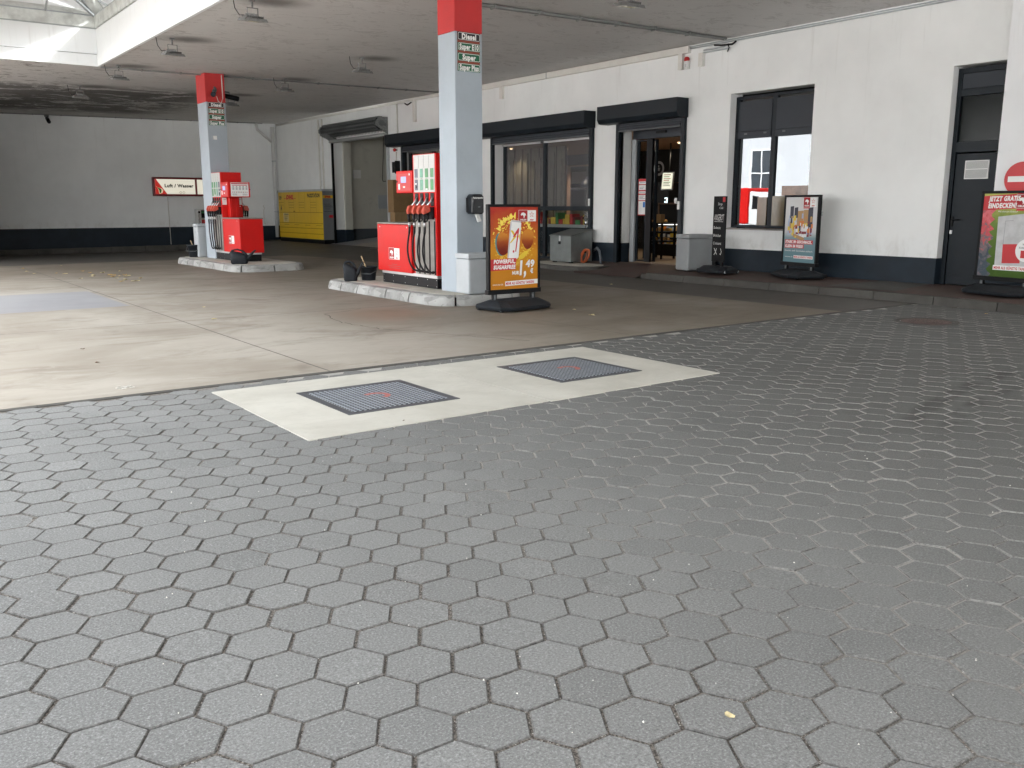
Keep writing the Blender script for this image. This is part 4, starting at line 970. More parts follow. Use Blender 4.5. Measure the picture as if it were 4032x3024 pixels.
def watering(loc, rz, sc, lab, sx=1., sz=1.):
    t = thing('watering_can', loc, rz, lab, 'watering can', 'plastic watering cans on the islands')
    k = sc
    def sec(cx, cz, wx, wy, tilt=0):   # rounded-rectangle section
        o = []
        for a in range(20):
            an = 2*math.pi*a/20; c,s = math.cos(an), math.sin(an)
            o.append(((cx+wx*math.copysign(abs(c)**.55,c)+ (s*0))*k, wy*math.copysign(abs(s)**.55,s)*k, (cz+tilt*c)*k))
        return o
    secs = [sec(0,.0,.10,.07),sec(0,.02,.115,.08),sec(-.002,.12,.118,.082),sec(-.005,.2,.115,.08),sec(-.02,.25,.10,.065,-.02),sec(-.04,.29,.07,.05,-.03)]
    vs = [v for s_ in secs for v in s_]; n = 20
    fs = [(i*n+j,i*n+(j+1)%n,(i+1)*n+(j+1)%n,(i+1)*n+j) for i in range(len(secs)-1) for j in range(n)]+[tuple(range(n-1,-1,-1)),tuple(range((len(secs)-1)*n,len(secs)*n))]
    mb = MB(); mb.add(vs,fs,M_RUB,True); t.scale = (sx,1,sz); mb.build('tank', t)
    mb = MB(); mb.tube([Vector(q)*k for q in ((.07,0,.06),(.13,0,.15),(.17,0,.24),(.215,0,.315),(.235,0,.325))],[.045*k,.034*k,.022*k,.015*k,.013*k],M_RUB,12); mb.build('spout', t)
    mb = MB(); mb.tube([Vector(q)*k for q in ((-.10,0,.16),(-.115,0,.25),(-.085,0,.325),(-.02,0,.345),(.045,0,.31),(.085,0,.24),(.10,0,.17))],[.022*k]*7,M_RUB,10); mb.build('handle', t)
watering((7.07,14.36,.158), -36, 1.0, 'slate grey watering can left of the black bucket on the near island')
watering((7.16,20.15,.158), -30, 1.15, 'black watering can in front of the far pump cabinet', 1.4, .82)
# ================================================================== FLOODLIGHTS
def flood(x,y,first=None):
    t = thing('floodlight', (x,y,zc(x)), 0, '', 'floodlight', 'square floodlights under the canopy')
    mb = MB(); mb.box(-.045,.045,-.03,.03,-.03,0,M_LCASE); mb.tube([(0,0,-.03),(0,0,-.10)],.018,M_LCASE,8); mb.box(-.09,-.08,-.012,.012,-.26,-.12,M_LCASE); mb.box(.08,.09,-.012,.012,-.26,-.12,M_LCASE); mb.box(-.09,.09,-.012,.012,-.13,-.12,M_LCASE); mb.tube([(0,0,-.03),(0,0,-.12)],.014,M_LCASE,8); mb.build('bracket', t)
    TL = Matrix.Translation((0,0,-.295)) @ Matrix.Rotation(R(8),4,'X')
    mb = MB()
    mb.prism([(-.19,-.16),(.19,-.16),(.19,.16),(-.19,.16)],-.025,.02,M_LCASE,M=TL,top=[(-.17,-.14),(.17,-.14),(.17,.14),(-.17,.14)])
    for k in range(9): mb.box(-.14+.033*k,-.132+.033*k,-.11,.11,.02,.055,M_LCASE,M=TL)
    mb.build('housing', t, .006)
    mb = MB(); mb.box(-.10,.05,-.06,.06,.02,.085,M_LCASE,M=TL); mb.build('driver_box', t, .006)
    mb = MB(); mb.box(-.155,.155,-.125,.125,-.028,-.0255,M_LENS,M=TL); mb.box(-.06,.07,-.07,.06,-.0295,-.028,M_CHIP,M=TL); mb.build('lens', t)
    mb = MB(); mb.tube([(-.12,0,-.24),(-.21,0,-.25),(-.27,.02,-.15),(-.29,.02,0)],.007,M_HOSE,6); mb.build('cable', t); return t
M_LENS = pm('lamp_glass', (.36,.36,.31), .15); M_CHIP = pm('led_board', (.42,.38,.16), .3)
labs = ['floodlight nearest the inner corner of the skylight, front left','floodlight just beyond the skylight corner, above the left yard','floodlight over the dark peeling patch of the ceiling','floodlight right behind the red band of the far pillar','big floodlight at the top edge left of centre, beside flaked paint','floodlight midway between the two pillars, right of the far pillar','floodlight low on the ceiling between far pillar and roller grille','largest floodlight at the top edge right of the near pillar']
f0 = flood(*LIGHTS[0])
for k,(x,y) in enumerate(LIGHTS):
    o = f0 if k == 0 else copy_tree(f0)
    o.location = (x,y,zc(x)); o['label'] = labs[k]
# ================================================================== POSTER STANDS
def stand_base(t, rz=0, w_=1.02, d_=.74):
    M = Matrix.Rotation(R(rz),4,'Z')
    def pl(a,b,c): return [(-a,-b),(-a+c,-b-0),(a-c,-b),(a,-b+0),(a,b),(-a,b)]
    mb = MB(); o = [(-w_/2,-d_/2+.12),(-w_/2+.12,-d_/2),(w_/2-.12,-d_/2),(w_/2,-d_/2+.12),(w_/2,d_/2-.12),(w_/2-.12,d_/2),(-w_/2+.12,d_/2),(-w_/2,d_/2-.12)]
    i = [(a*.96,b*.96) for a,b in o]; q = [(a*.80,b*.42) for a,b in o]
    mb.prism(i,.018,.05,M_RUB,M=M,top=o); mb.prism(o,.05,.07,M_RUB,M=M); mb.prism(o,.07,.145,M_RUB,M=M,top=q)
    b = mb.build('base', t, .008)
    for sx in (-1,1):
        for sy in (-.5,.5):
            mb = MB(); c = Vector((sx*(w_/2-.05),sy*d_*.62,.045)); mb.tube([M@(c-Vector((.022,0,0))),M@(c+Vector((.022,0,0)))],.044,M_BLACK,14); mb.tube([M@(c+Vector((sx*.023,0,0))),M@(c+Vector((sx*.027,0,0)))],.028,M_GREYM,12); mb.build('wheel', b)
def stand(loc, rz, w_, h, zb, lab, brot=0, extra=0.):
    t = thing('poster_stand', loc, rz, lab, 'advertising stand', 'pavement poster stands')
    stand_base(t, brot)
    for sx in (-.37,.37):
        mb = MB(); x = sx*w_; mb.box(x-.035,x+.035,-.02,.02,.12,zb+.01,M_BLACK); mb.cyl((x,0,.12),(x,0,zb),.03,M_DGREY,12); mb.build('spring_leg', t)
    mb = MB(); f = .055; x = w_/2; z1 = zb+h
    mb.box(-x-.01,x+.01,-.045,.045,zb-.01,zb+f,M_BLACK); mb.box(-x,x,-.035,.035,z1-f*.7,z1,M_BLACK); mb.box(-x,-x+f*.7,-.035,.035,zb+f,z1-f*.7,M_BLACK); mb.box(x-f*.7,x,-.035,.035,zb+f,z1-f*.7,M_BLACK)
    mb.box(-x+f*.7,x-f*.7,-.02,.02,zb+f,z1-f*.7,M_WHITE); mb.build('frame', t, .006)
    return t, (-x+f*.7, x-f*.7, zb+f, z1-f*.7)
def gradmat(name, stops, ax=2, lo=0, hi=1, nz=0., sc=4):
    m, t, p_ = newmat(name); v = t.pos(); q = t.xyz(v)[ax]
    f = t.ss(q, lo, hi)
    if nz: f = t.m('ADD', f, t.m('MULTIPLY', t.m('SUBTRACT', t.noise(v, sc, 5, .65, .8), .5), nz), clamp=True)
    r = t.n.new('ShaderNodeValToRGB'); t.l.new(f, r.inputs[0]); cr_ = r.color_ramp
    for k,(pp,c) in enumerate(stops):
        e = cr_.elements[k] if k < 2 else cr_.elements.new(pp); e.position = pp; e.color = (*c,1)
    t.put(p_.inputs['Base Color'], r.outputs[0]); p_.inputs['Roughness'].default_value = .3; p_.inputs['Specular IOR Level'].default_value = .2; p_.inputs['Coat Weight'].default_value = .06; p_.inputs['Coat Roughness'].default_value = .12; return m
# --- drink poster beside the near island
t, (x0,x1,z0,z1) = stand((7.62,10.30,0), -1.3, .90, 1.24, .235, 'tall black framed orange energy drink poster priced 1,49, beside the near island', brot=10)
H_ = z1-z0; W_ = x1-x0; y = -.0215
M_OG = gradmat('orange_artwork', [(0,(.52,.20,.015)),(1,(.42,.03,.015)),(.45,(.60,.26,.015))], 2, z0, z1, .35, 3)
mb = MB(); mb.rect(x0,x1,z0,z1,y,M_OG); mb.build('poster', t)
M_SPL = gradmat('juice_splash', [(0,(.60,.30,.02)),(1,(.92,.75,.12))], 2, z0, z1, 1.2, 14)
r3 = random.Random(11); mb = MB(); cx, cz = (x0+x1)/2+.0, z0+H_*.60
for k in range(420):       # splash drops and streaks ringed round the can
    a = r3.uniform(0,2*math.pi); q = r3.uniform(.16,.40); px = cx+q*math.cos(a)*.92; pz = cz+q*math.sin(a)*1.15
    if not (x0+.02 < px < x1-.02 and z0+.30 < pz < z1-.14): continue
    L = r3.uniform(.004,.022); wd = L*r3.uniform(.25,.7); b = a+r3.uniform(-.9,.9)+1.57
    mb.flat([(px+L*math.cos(b),pz+L*math.sin(b)),(px+wd*math.cos(b+1.7),pz+wd*math.sin(b+1.7)),(px-L*math.cos(b),pz-L*math.sin(b)),(px+wd*math.cos(b-1.4),pz+wd*math.sin(b-1.4))], y-.0006, M_SPL)
for a0,a1,rr in ((.4,1.2,.31),(1.5,2.7,.30),(3.2,4.0,.31),(4.4,5.2,.30),(5.5,6.4,.28)):
    N = 22; o = []; i = []
    for k in range(N+1):
        a = a0+(a1-a0)*k/N; j = r3.uniform(-.025,.045); o.append((cx+(rr+.01+j)*math.cos(a), cz+(rr+.01+j)*math.sin(a)*1.1)); i.append((cx+(rr-.012-j*.5)*math.cos(a), cz+(rr-.012-j*.6)*math.sin(a)*1.1))
    mb.add([(p_[0],y-.0009,p_[1]) for p_ in o+i],[(k,N+1+k,N+2+k,k+1)[::1] for k in range(N)],M_SPL)
mb.build('splash_print', t)
def ell(mb,cx,cz,a,b,rot,y,m,n=26):
    mb.flat([(cx+a*math.cos(k)*math.cos(rot)-b*math.sin(k)*math.sin(rot), cz+a*math.cos(k)*math.sin(rot)+b*math.sin(k)*math.cos(rot)) for k in [2*math.pi*q/n for q in range(n)]], y, m)
M_MAN = gradmat('mango_print', [(0,(.16,.015,.008)),(1,(.62,.24,.03)),(.5,(.34,.07,.012))], 2, cz-.17, cz+.13, .35, 9); M_TEAL = pm('teal_print',(.03,.22,.25),.4); M_PINK = pm('pink_print',(.5,.2,.24),.4); M_YP = pm('yellow_print',(.72,.52,.03),.4)
def blob(cx,cz,a,b,rot,y,m,bump_,ph): 
    q = MB(); pts = []
    for k in range(36):
        u = 2*math.pi*k/36; w_ = 1+bump_*math.sin(2*u+ph)+bump_*.6*math.sin(3*u+ph*2); X = a*math.cos(u)*w_; Z = b*math.sin(u)*w_; pts.append((cx+X*math.cos(rot)-Z*math.sin(rot), cz+X*math.sin(rot)+Z*math.cos(rot)))
    q.flat(pts,y,m); q.build('fruit_print', t)
blob(cx-.225,cz-.055,.10,.165,.22,y-.0015,M_TEAL,.05,1); blob(cx-.19,cz-.05,.11,.17,.2,y-.002,M_MAN,.07,1.2)
blob(cx+.235,cz+.015,.105,.145,-.35,y-.0015,M_MAN,.09,2.4); blob(cx+.155,cz-.215,.085,.038,.5,y-.0016,M_YP,.12,.3)
ca = -.10; mb = MB()
def cq(a,b): return (cx+.0+a*math.cos(ca)-b*math.sin(ca), cz-.0+a*math.sin(ca)+b*math.cos(ca))
mb.flat([cq(-.095,-.26),cq(.07,-.26),cq(.095,-.23),cq(.095,.24),cq(.08,.275),cq(-.075,.275),cq(-.095,.25)], y-.003, M_LET)
mb.flat([cq(-.09,.252),cq(.09,.252),cq(.078,.272),cq(-.072,.272)], y-.0035, M_GREYT2)
mb.flat([cq(-.09,-.255),cq(-.075,-.255),cq(-.075,.245),cq(-.09,.245)], y-.0035, M_GREYT2)
mb.build('can_print', t)
mb = MB(); mb.flat([cq(-.03,.05),cq(.045,.17),cq(.065,.17),cq(.065,.12),cq(.045,-.16),cq(.028,-.16),cq(.040,.10),cq(-.015,.03)], y-.004, M_RLET)
mb.flat([cq(-.085,.13),cq(-.01,.05),cq(-.085,-.06),cq(-.05,-.04),cq(.03,.05),cq(-.04,.13)], y-.0038, M_YP)
mb.flat([cq(.06,.06),cq(.088,.10),cq(.088,.0)], y-.0038, M_YP); ell(mb,*cq(-.0,-.16),.014,.018,0,y-.004,M_RLET); mb.build('can_mark', t)
mb = MB(); s_ = .30; logo(mb,x1-.035-s_,z1-.015-s_*.52-.03,s_,y-.003); mb.v = [(a,b,c) for a,b,c in mb.v]; mb.build('logo', t)
mb = MB(); mb.flat([(x0,z0+.265),(x0+.43,z0+.275),(x0+.445,z0+.435),(x0,z0+.425)], y-.004, M_PRED); mb.build('slogan_band', t)
mb = MB(); mb.text('POWERFUL,',x0+.055,z0+.367,.052,y-.005,M_LET,w=.37,shear=.12,bold=.05); mb.text('SUGARFREE',x0+.05,z0+.288,.052,y-.005,M_LET,w=.375,shear=.12,bold=.05)
mb.text('NUR',x0+.37,z0+.205,.045,y-.005,M_LET,w=.12,shear=.1,bold=.05); mb.text('1,',x0+.50,z0+.20,.19,y-.005,M_LET,w=.115,shear=.08,bold=.05); mb.text('49',x0+.605,z0+.305,.095,y-.005,M_LET,w=.155,shear=.08,bold=.05); mb.text('€',x0+.69,z0+.215,.062,y-.005,M_LET,w=.05,bold=.05)
mb.text('www.star.de',x0+.035,z0+.06,.026,y-.005,M_LET,w=.18,bold=.0); mb.build('lettering', t)
mb = MB(); mb.flat([(x0+.25,z0+.045),(x1,z0+.06),(x1,z0+.125),(x0+.25,z0+.11)], y-.004, M_LET); mb.build('claim_band', t)
mb = MB(); mb.text('MEHR ALS GÜNSTIG TANKEN!',x0+.26,z0+.062,.036,y-.005,M_RLET,w=.50,bold=.04,rot=.015); mb.build('claim_lettering', t)
# --- snack poster in front of the reflective window
t, (x0,x1,z0,z1) = stand((13.98,10.12,.165), -102, .90, 1.26, .22, 'black framed poster with snack packs and bottles, before the shuttered window', brot=-18)
M_G2 = gradmat('grey_teal_artwork', [(0,(.12,.22,.25)),(1,(.62,.62,.62)),(.32,(.20,.30,.33)),(.45,(.55,.55,.56))], 2, z0, z1, .06, 3)
mb = MB(); mb.rect(x0,x1,z0,z1,y,M_G2); mb.build('poster', t)
mb = MB(); r4 = random.Random(4); pal = [pm('pack_%s'%n_,c,.4) for n_,c in (('tan',(.40,.24,.10)),('orange',(.60,.18,.03)),('yellow',(.70,.50,.06)),('maroon',(.20,.02,.03)),('dark',(.03,.03,.05)),('pale_blue',(.35,.42,.55)),('white',(.7,.7,.7)))]
cx = (x0+x1)/2; zb_ = z0+.43
for (a,b,wd,hh,c) in ((-.24,.36,.09,.22,4),(-.13,.36,.09,.20,4),(.24,.20,.12,.36,4),(-.02,.22,.16,.28,0),(.15,.22,.17,.30,0),(.02,.16,.13,.16,1),(.14,.14,.12,.14,2),(.20,.03,.05,.28,3),(.27,.05,.05,.26,3)):
    mb.prism([(cx+a-wd/2,zb_+b),(cx+a+wd/2,zb_+b+.01),(cx+a+wd/2,zb_+b+hh),(cx+a-wd/2,zb_+b+hh-.01)], y-.0004,y-.0008-.0001*c,pal[c],'y')
for (a,b,hh,c) in ((-.30,.05,.36,5),(-.23,.10,.30,5),(-.19,.05,.32,2),(-.08,.03,.18,6),(.0,.02,.26,6),(.07,.02,.24,6),(.13,.03,.22,6)):
    mb.flat([(cx+a-.032,zb_+b),(cx+a+.032,zb_+b),(cx+a+.032,zb_+b+hh*.7),(cx+a+.012,zb_+b+hh*.85),(cx+a+.012,zb_+b+hh),(cx+a-.012,zb_+b+hh),(cx+a-.012,zb_+b+hh*.85),(cx+a-.032,zb_+b+hh*.7)], y-.002, pal[c])
    mb.flat([(cx+a-.032,zb_+b+hh*.25),(cx+a+.032,zb_+b+hh*.25),(cx+a+.032,zb_+b+hh*.45),(cx+a-.032,zb_+b+hh*.45)], y-.0025, pal[3] if c==6 else pal[2])
mb.flat([(cx-.19,zb_+.03),(cx+.10,zb_-.045),(cx+.115,zb_+.015),(cx-.175,zb_+.09)], y-.003, pal[0])
for k in range(34):
    a_ = r4.uniform(-.30,.27); b_ = r4.uniform(.0,.36); wd = r4.uniform(.02,.06); hh = r4.uniform(.03,.10)
    mb.flat([(cx+a_,zb_+b_),(cx+a_+wd,zb_+b_+.004),(cx+a_+wd,zb_+b_+hh),(cx+a_,zb_+b_+hh-.004)], y-.0028-.00002*k, pal[r4.randrange(7)])
mb.build('product_print', t)
mb = MB(); mb.rect(x1-.36,x1-.20,z1-.20,z1,y-.003,M_PRED); logo(mb,x1-.36,z1-.175,.32,y-.0035); mb.build('logo', t)
mb = MB(); mb.rect(x0+.03,x1-.07,z0+.335,z0+.405,y-.004,M_PRED); mb.rect(x0+.03,x0+.53,z0+.255,z0+.325,y-.004,M_PRED); mb.build('slogan_band', t)
mb = MB(); mb.text('STARK IM GESCHMACK,',x0+.045,z0+.347,.046,y-.005,M_LET,w=.68,shear=.12,bold=.05); mb.text('KLEIN IM PREIS!',x0+.045,z0+.267,.046,y-.005,M_LET,w=.46,shear=.12,bold=.05)
mb.text('Snacks und Getränke sichern',x0+.04,z0+.195,.030,y-.005,M_LET,w=.72,bold=.0); mb.text('www.star.de',x0+.05,z0+.085,.024,y-.005,M_LET,w=.20,bold=0); mb.build('lettering', t)
mb = MB(); mb.rect(x0+.28,x1-.05,z0+.07,z0+.125,y-.004,M_LET); mb.build('claim_band', t)
mb = MB(); mb.text('MEHR ALS GÜNSTIG TANKEN!',x0+.29,z0+.083,.030,y-.005,M_RLET,w=.47,bold=.04); mb.build('claim_lettering', t)
# --- garden poster at the right edge
t, (x0,x1,z0,z1) = stand((13.80,6.40,.15), -98.8, .92, 1.31, .21, 'black framed poster with grass and flower bed at the right edge, before the service door', brot=-5)
M_GR = gradmat('garden_artwork', [(0,(.05,.10,.015)),(1,(.42,.42,.10)),(.5,(.11,.19,.03)),(.75,(.16,.24,.05))], 2, z0, z1, .45, 7)
mb = MB(); mb.rect(x0,x1,z0,z1,y,M_GR); mb.build('poster', t)
M_FL = gradmat('flower_print', [(0,(.06,.08,.10)),(1,(.66,.16,.18)),(.45,(.20,.16,.17)),(.6,(.55,.08,.09))], 2, z0, z1, 2.4, 9)
mb = MB(); N = 30; lft = [(x0,z0+(z1-.12-z0)*k/N) for k in range(N+1)]; rgt = [(x0+.17+.035*math.sin(k*1.7)+r3.uniform(-.02,.02), z0+(z1-.12-z0)*k/N) for k in range(N+1)]
mb.add([(a,y-.0008,b) for a,b in lft+rgt],[(k,N+1+k,N+2+k,k+1) for k in range(N)],M_FL); mb.build('flower_print', t)
M_TOW = pm('grey_towel_print',(.50,.50,.50),.5,var=.1,vs=9)
mb = MB(); mb.flat([(x0+.27,z0+.17),(x0+.80,z0+.17),(x0+.78,z0+.86),(x0+.70,z0+.93),(x0+.255,z0+.88)],y-.001,M_TOW); mb.flat([(x0+.38,z0+.20),(x0+.66,z0+.215),(x0+.64,z0+.49),(x0+.37,z0+.48)],y-.0015,M_PRED)
mb.flat([(x0+.37,z0+.48),(x0+.375,z0+.82),(x0+.50,z0+.83),(x0+.50,z0+.825),(x0+.38,z0+.815),(x0+.376,z0+.48)],y-.0015,M_GREYT); mb.build('towel_print', t)
mb = MB(); mb.flat([(x0-.0,z0+.97),(x0+.55,z0+1.0),(x0+.57,z0+1.11),(x0+.60,z0+1.10),(x0+.61,z0+1.215),(x0+.0,z0+1.18)],y-.003,M_PRED); mb.rect(x1-.32,x1,z1-.25,z1,y-.003,M_PRED); logo(mb,x1-.33,z1-.21,.36,y-.0035); mb.build('slogan_band', t)
mb = MB(); mb.text('JETZT GRATIS',x0+.08,z0+1.105,.066,y-.005,M_LET,w=.49,shear=.12,bold=.05,rot=.02); mb.text('EINDECKEN!',x0+.08,z0+1.005,.066,y-.005,M_LET,w=.44,shear=.12,bold=.05,rot=.02)
mb.text('Mit deinem Einkauf',x0+.25,z0+.945,.022,y-.005,M_LET,w=.30,bold=0); mb.build('lettering', t)
mb = MB(); ell(mb,x0+.74,z0+.40,.165,.165,0,y-.004,M_LET); mb.build('badge', t)
mb = MB(); mb.text('NUR FÜR',x0+.68,z0+.475,.028,y-.005,M_GREYT,w=.12,bold=.03); mb.text('KURZE ZEIT',x0+.63,z0+.425,.028,y-.005,M_GREYT,w=.17,bold=.03); mb.rect(x0+.66,x0+.76,z0+.29,z0+.40,y-.005,M_PRED); mb.build('badge_lettering', t)
mb = MB(); mb.rect(x0+.25,x1,z0+.10,z0+.17,y-.004,M_LET); mb.build('claim_band', t)
mb = MB(); mb.text('MEHR ALS GÜNSTIG TANKEN!',x0+.265,z0+.115,.038,y-.005,M_RLET,w=.56,bold=.04); mb.build('claim_lettering', t)
# --- narrow chalkboard
t = thing('chalkboard_stand', (13.62,11.72,.165), -104, 'narrow tall black chalkboard with white handwriting, between bin and window', 'chalkboard')
stand_base(t, 14, .74, .58)
for sx in (-.12,.12): 
    mb = MB(); mb.box(sx-.03,sx+.03,-.02,.02,.12,.23,M_BLACK); mb.build('spring_leg', t)
mb = MB(); mb.box(-.20,.20,-.018,.018,.22,1.47,M_BLACK); mb.build('board', t, .01)
M_CHALK = pm('chalk', (.75,.75,.73), .9, var=.3, vs=40)
mb = MB()
for tx,x_,z,h,w_ in (('Stop',-.05,1.30,.05,.14),('Café',.0,1.23,.04,.12),('ANGEBOT',-.16,1.01,.12,.31),('Bockwurst',-.16,.85,.055,.22),('Brötchen',-.16,.70,.055,.24),('Croissant',-.16,.55,.055,.26)): mb.text(tx,x_,z,h,-.0195,M_CHALK,w=w_,bold=0,shear=.1)
mb.rect(-.15,.14,.985,.992,-.0195,M_CHALK)
def stroke(pts,w_): 
    for a,b in zip(pts,pts[1:]):
        d = Vector((b[0]-a[0],b[1]-a[1])).normalized()*w_; mb.flat([(a[0]+d.y,a[1]-d.x),(b[0]+d.y,b[1]-d.x),(b[0]-d.y,b[1]+d.x),(a[0]-d.y,a[1]+d.x)],-.0195,M_CHALK)
stroke([(-.12,.48),(-.06,.40),(-.03,.36)],.008); stroke([(-.04,.48),(-.07,.40),(-.12,.35)],.008); stroke([(.09,.48),(.12,.42),(.10,.36),(.07,.38)],.008); mb.build('chalk_writing', t)
mb = MB(); mb.rect(.10,.18,1.36,1.45,-.0195,M_PRED); mb.build('red_tag', t)
# ================================================================== PARCEL LOCKER
t = thing('parcel_locker', (14.07,34.77,.07), -90, 'long yellow parcel locker with grey side under a grey top, in the rear corner', 'parcel locker')
LW = 4.12
mb = MB(); mb.box(0,LW,.03,.42,0,.16,M_BLACK); mb.build('base', t)
mb = MB(); mb.box(.0,LW,.015,.42,.16,1.91,M_DGREY2); mb.build('housing', t, .006)
mb = MB(); mb.box(-.02,LW+.02,-.02,.43,1.912,1.985,M_GREYM); mb.build('roof', t, .005)
mb = MB(); mb.box(.02,LW-.02,0,.014,.17,1.905,M_YEL); dp = mb.build('door_panel', t)
mb = MB(); y = -.002
for z in (1.14,.745,.56,.36): mb.box(.02,LW-.02,y,.002,z-.010,z+.010,M_YELD)
for x in (.62,1.05,1.52,2.02,2.55,3.06,3.58): mb.box(x-.003,x+.003,y,.002,1.15,1.90,M_YELD)
for x in (.62,1.52,3.06): mb.box(x-.003,x+.003,y,.002,.755,1.13,M_YELD)
for x,ks in ((.03,2),(1.02,3),(2.0,3),(3.04,3)):
    for k in range(ks): mb.box(x,x+.50,y,.002,1.515-.098*k-.007,1.515-.098*k+.007,M_YELD)
for x in (.5,1.5,2.5,3.5): mb.box(x,x+.48,y,.002,.665,.68,M_YELD)
mb.box(1.48,1.62,y-.01,.002,1.15,1.20,M_YELD); mb.build('slot', dp)
mb = MB(); mb.text('DHL',.80,1.645,.145,-.003,M_RLET,w=.72,shear=.35,bold=.09); mb.rect(.60,.76,1.65,1.675,-.003,M_RLET); mb.rect(1.58,1.72,1.65,1.675,-.003,M_RLET)
mb.text('PACKSTATION',2.80,1.70,.125,-.003,M_BLET,w=1.10,bold=.06); mb.text('129',.12,1.64,.12,-.003,M_BLET,w=.22,bold=.06); mb.text('A',.20,1.22,.17,-.003,M_BLET,w=.15,bold=.06); mb.build('lettering', t)
mb = MB(); mb.rect(.48,.98,.765,1.11,-.003,pm('cream_notice',(.62,.50,.22),.6)); mb.rect(.48,.50,.765,1.11,-.004,M_LET)
for k,z in enumerate((1.05,.98,.90,.83)): mb.rect(.55,.95-.05*k,z,z+.025,-.004,M_BLET if k in (0,2) else M_YELD)
mb.build('notice', t)
def sd(mb,y0,y1,z0,z1,m,o=.003): mb.add([(LW+o,y0,z0),(LW+o,y1,z0),(LW+o,y1,z1),(LW+o,y0,z1)],[(0,1,2,3)],m)
mb = MB(); sd(mb,.02,.41,1.66,1.76,M_YEL); sd(mb,.24,.40,.96,1.06,M_RLET); 
for k,z in enumerate((1.44,1.38,1.34,1.27,1.18)): sd(mb,.05+.03*(k%2),.30+.05*(k%3),z,z+.012,M_BLET)
mb.build('side_print', t)
q = MB(); q.text('DHL',0,0,.06,0,M_RLET,w=.24,shear=.35,bold=.09); q.v = [(LW+.005,.09+x,1.68+z) for x,_,z in q.v]; q.build('side_lettering', t)
mb = MB(); mb.box(-.02,LW+.2,-.12,.0,-.04,.0,M_DECK); mb.build('footing', t)
# ================================================================== AIR / WATER SIGN AND TOWER
t = thing('lightbox_sign', (9.53,YB-.02,1.82), 0, 'lit red framed light box reading Luft / Wasser on the rear wall', 'light box sign')
W2 = 2.3
mb = MB(); mb.box(0,W2,-.16,0,0,.70,M_MAROON); mb.build('housing', t, .02)
mb = MB(); mb.box(.075,1.56,-.166,-.16,.075,.625,M_GLOW); mb.build('lit_panel', t); mb = MB(); mb.box(1.64,W2-.075,-.166,-.16,.075,.625,M_GLOW); mb.build('lit_panel', t)
mb = MB(); mb.flat([(.075,.625),(.075,.075),(.50,.075),(.115,.625)],-.168,M_REDGLOW)
mb.build('red_field', t)
mb = MB(); mb.flat([(.10,.36),(.16,.32),(.30,.28),(.36,.22),(.33,.12),(.24,.085),(.20,.10),(.19,.22),(.15,.30)],-.170,M_LEMON); mb.flat([(.13,.335),(.18,.31),(.28,.265),(.30,.2),(.27,.12),(.225,.105),(.21,.22)],-.1715,M_GREENP); mb.build('emblem', t)
mb = MB(); mb.text('Luft / Wasser',.42,.33,.115,-.170,M_BLET,w=1.08,bold=.05); mb.build('lettering', t)
mb = MB(); 
for x in (1.0,1.12): mb.disc(x,.135,.045,-.170,M_GREYT); mb.disc(x,.135,.034,-.171,M_LEMON)
mb.build('small_seal', t)
t = thing('sign_cable', (9.53+.55,YB-.015,0), 0, 'thin white cable duct running down the rear wall below the lit sign', 'cable duct')
mb = MB(); mb.tube([(-.08,0,1.82),(0,0,1.79),(0,0,.0)],.014,M_OFFW,6); mb.build('duct', t)
mb = MB(); mb.box(-.02,.02,-.01,.01,.9,.92,M_OFFW); mb.build('clip', t)
t = thing('air_tower', (11.0,35.45,-.05), 0, 'slim cream air and water column with dark zigzag hose on the rear kerb', 'air tower')
mb = MB(); mb.box(0,.15,-.16,.18,0,1.38,M_WHITE); mb.box(.17,.40,-.05,.2,0,1.36,pm('beige_column',(.36,.34,.30),.5)); mb.build('housing', t, .01)
mb = MB(); 
for k in range(22): 
    z = .15+.05*k; mb.tube([(.02,-.165,z),(.12,-.165,z+.03)],.006,M_BLACK,5); mb.tube([(.12,-.165,z+.03),(.02,-.165,z+.05)],.006,M_BLACK,5)
mb.build('zigzag_trim', t)
mb = MB(); mb.tube([(.02+.03*math.sin(k),-.2-.02*math.cos(k*.7),.75-.035*k) for k in range(20)],.022,M_HOSE,6); mb.lathe([(.12,.1),(.16,.3),(.12,.5)],-.02,-.2,M_HOSE,14); mb.build('hose', t)
mb = MB(); mb.box(.18,.38,-.055,-.05,1.05,1.33,M_BLACK); mb.box(.19,.37,-.058,-.055,1.22,1.30,M_DGREEN); mb.box(.18,.36,-.055,-.05,.72,.98,M_PRED); mb.disc(.075,1.27,.045,-.168,M_BLACK); mb.build('display', t)
# corner down pipe with branch
t = thing('down_pipe', (14.28,35.55,0), 0, 'white down pipe with a slanting branch in the rear corner', 'pipe')
mb = MB(); mb.tube([(0,0,.2),(0,0,4.55)],.075,M_WHITEP,14); mb.build('pipe', t); mb = MB(); mb.tube([(-.02,0,3.95),(-.62,0,4.42),(-.66,0,4.66)],.055,M_WHITEP,12); mb.build('branch', t)
mb = MB(); [mb.tube([(0,0,z),(0,0,z+.04)],.085,M_GREYM,14) for z in (1.2,3.2)]; mb.build('collar', t)
t = thing('wall_cable', (13.85,35.74,0), 0, 'thin looping cable left of the corner down pipe', 'cable')
mb = MB(); mb.tube([(0,0,1.5),(-.04,0,1.45),(.02,0,1.36),(-.03,0,1.28),(-.03,0,.8),(.02,0,.7)],.012,M_OFFW,6); mb.build('cable', t); mb = MB(); mb.box(-.05,.03,-.02,.0,.74,.78,M_OFFW); mb.build('clip', t)
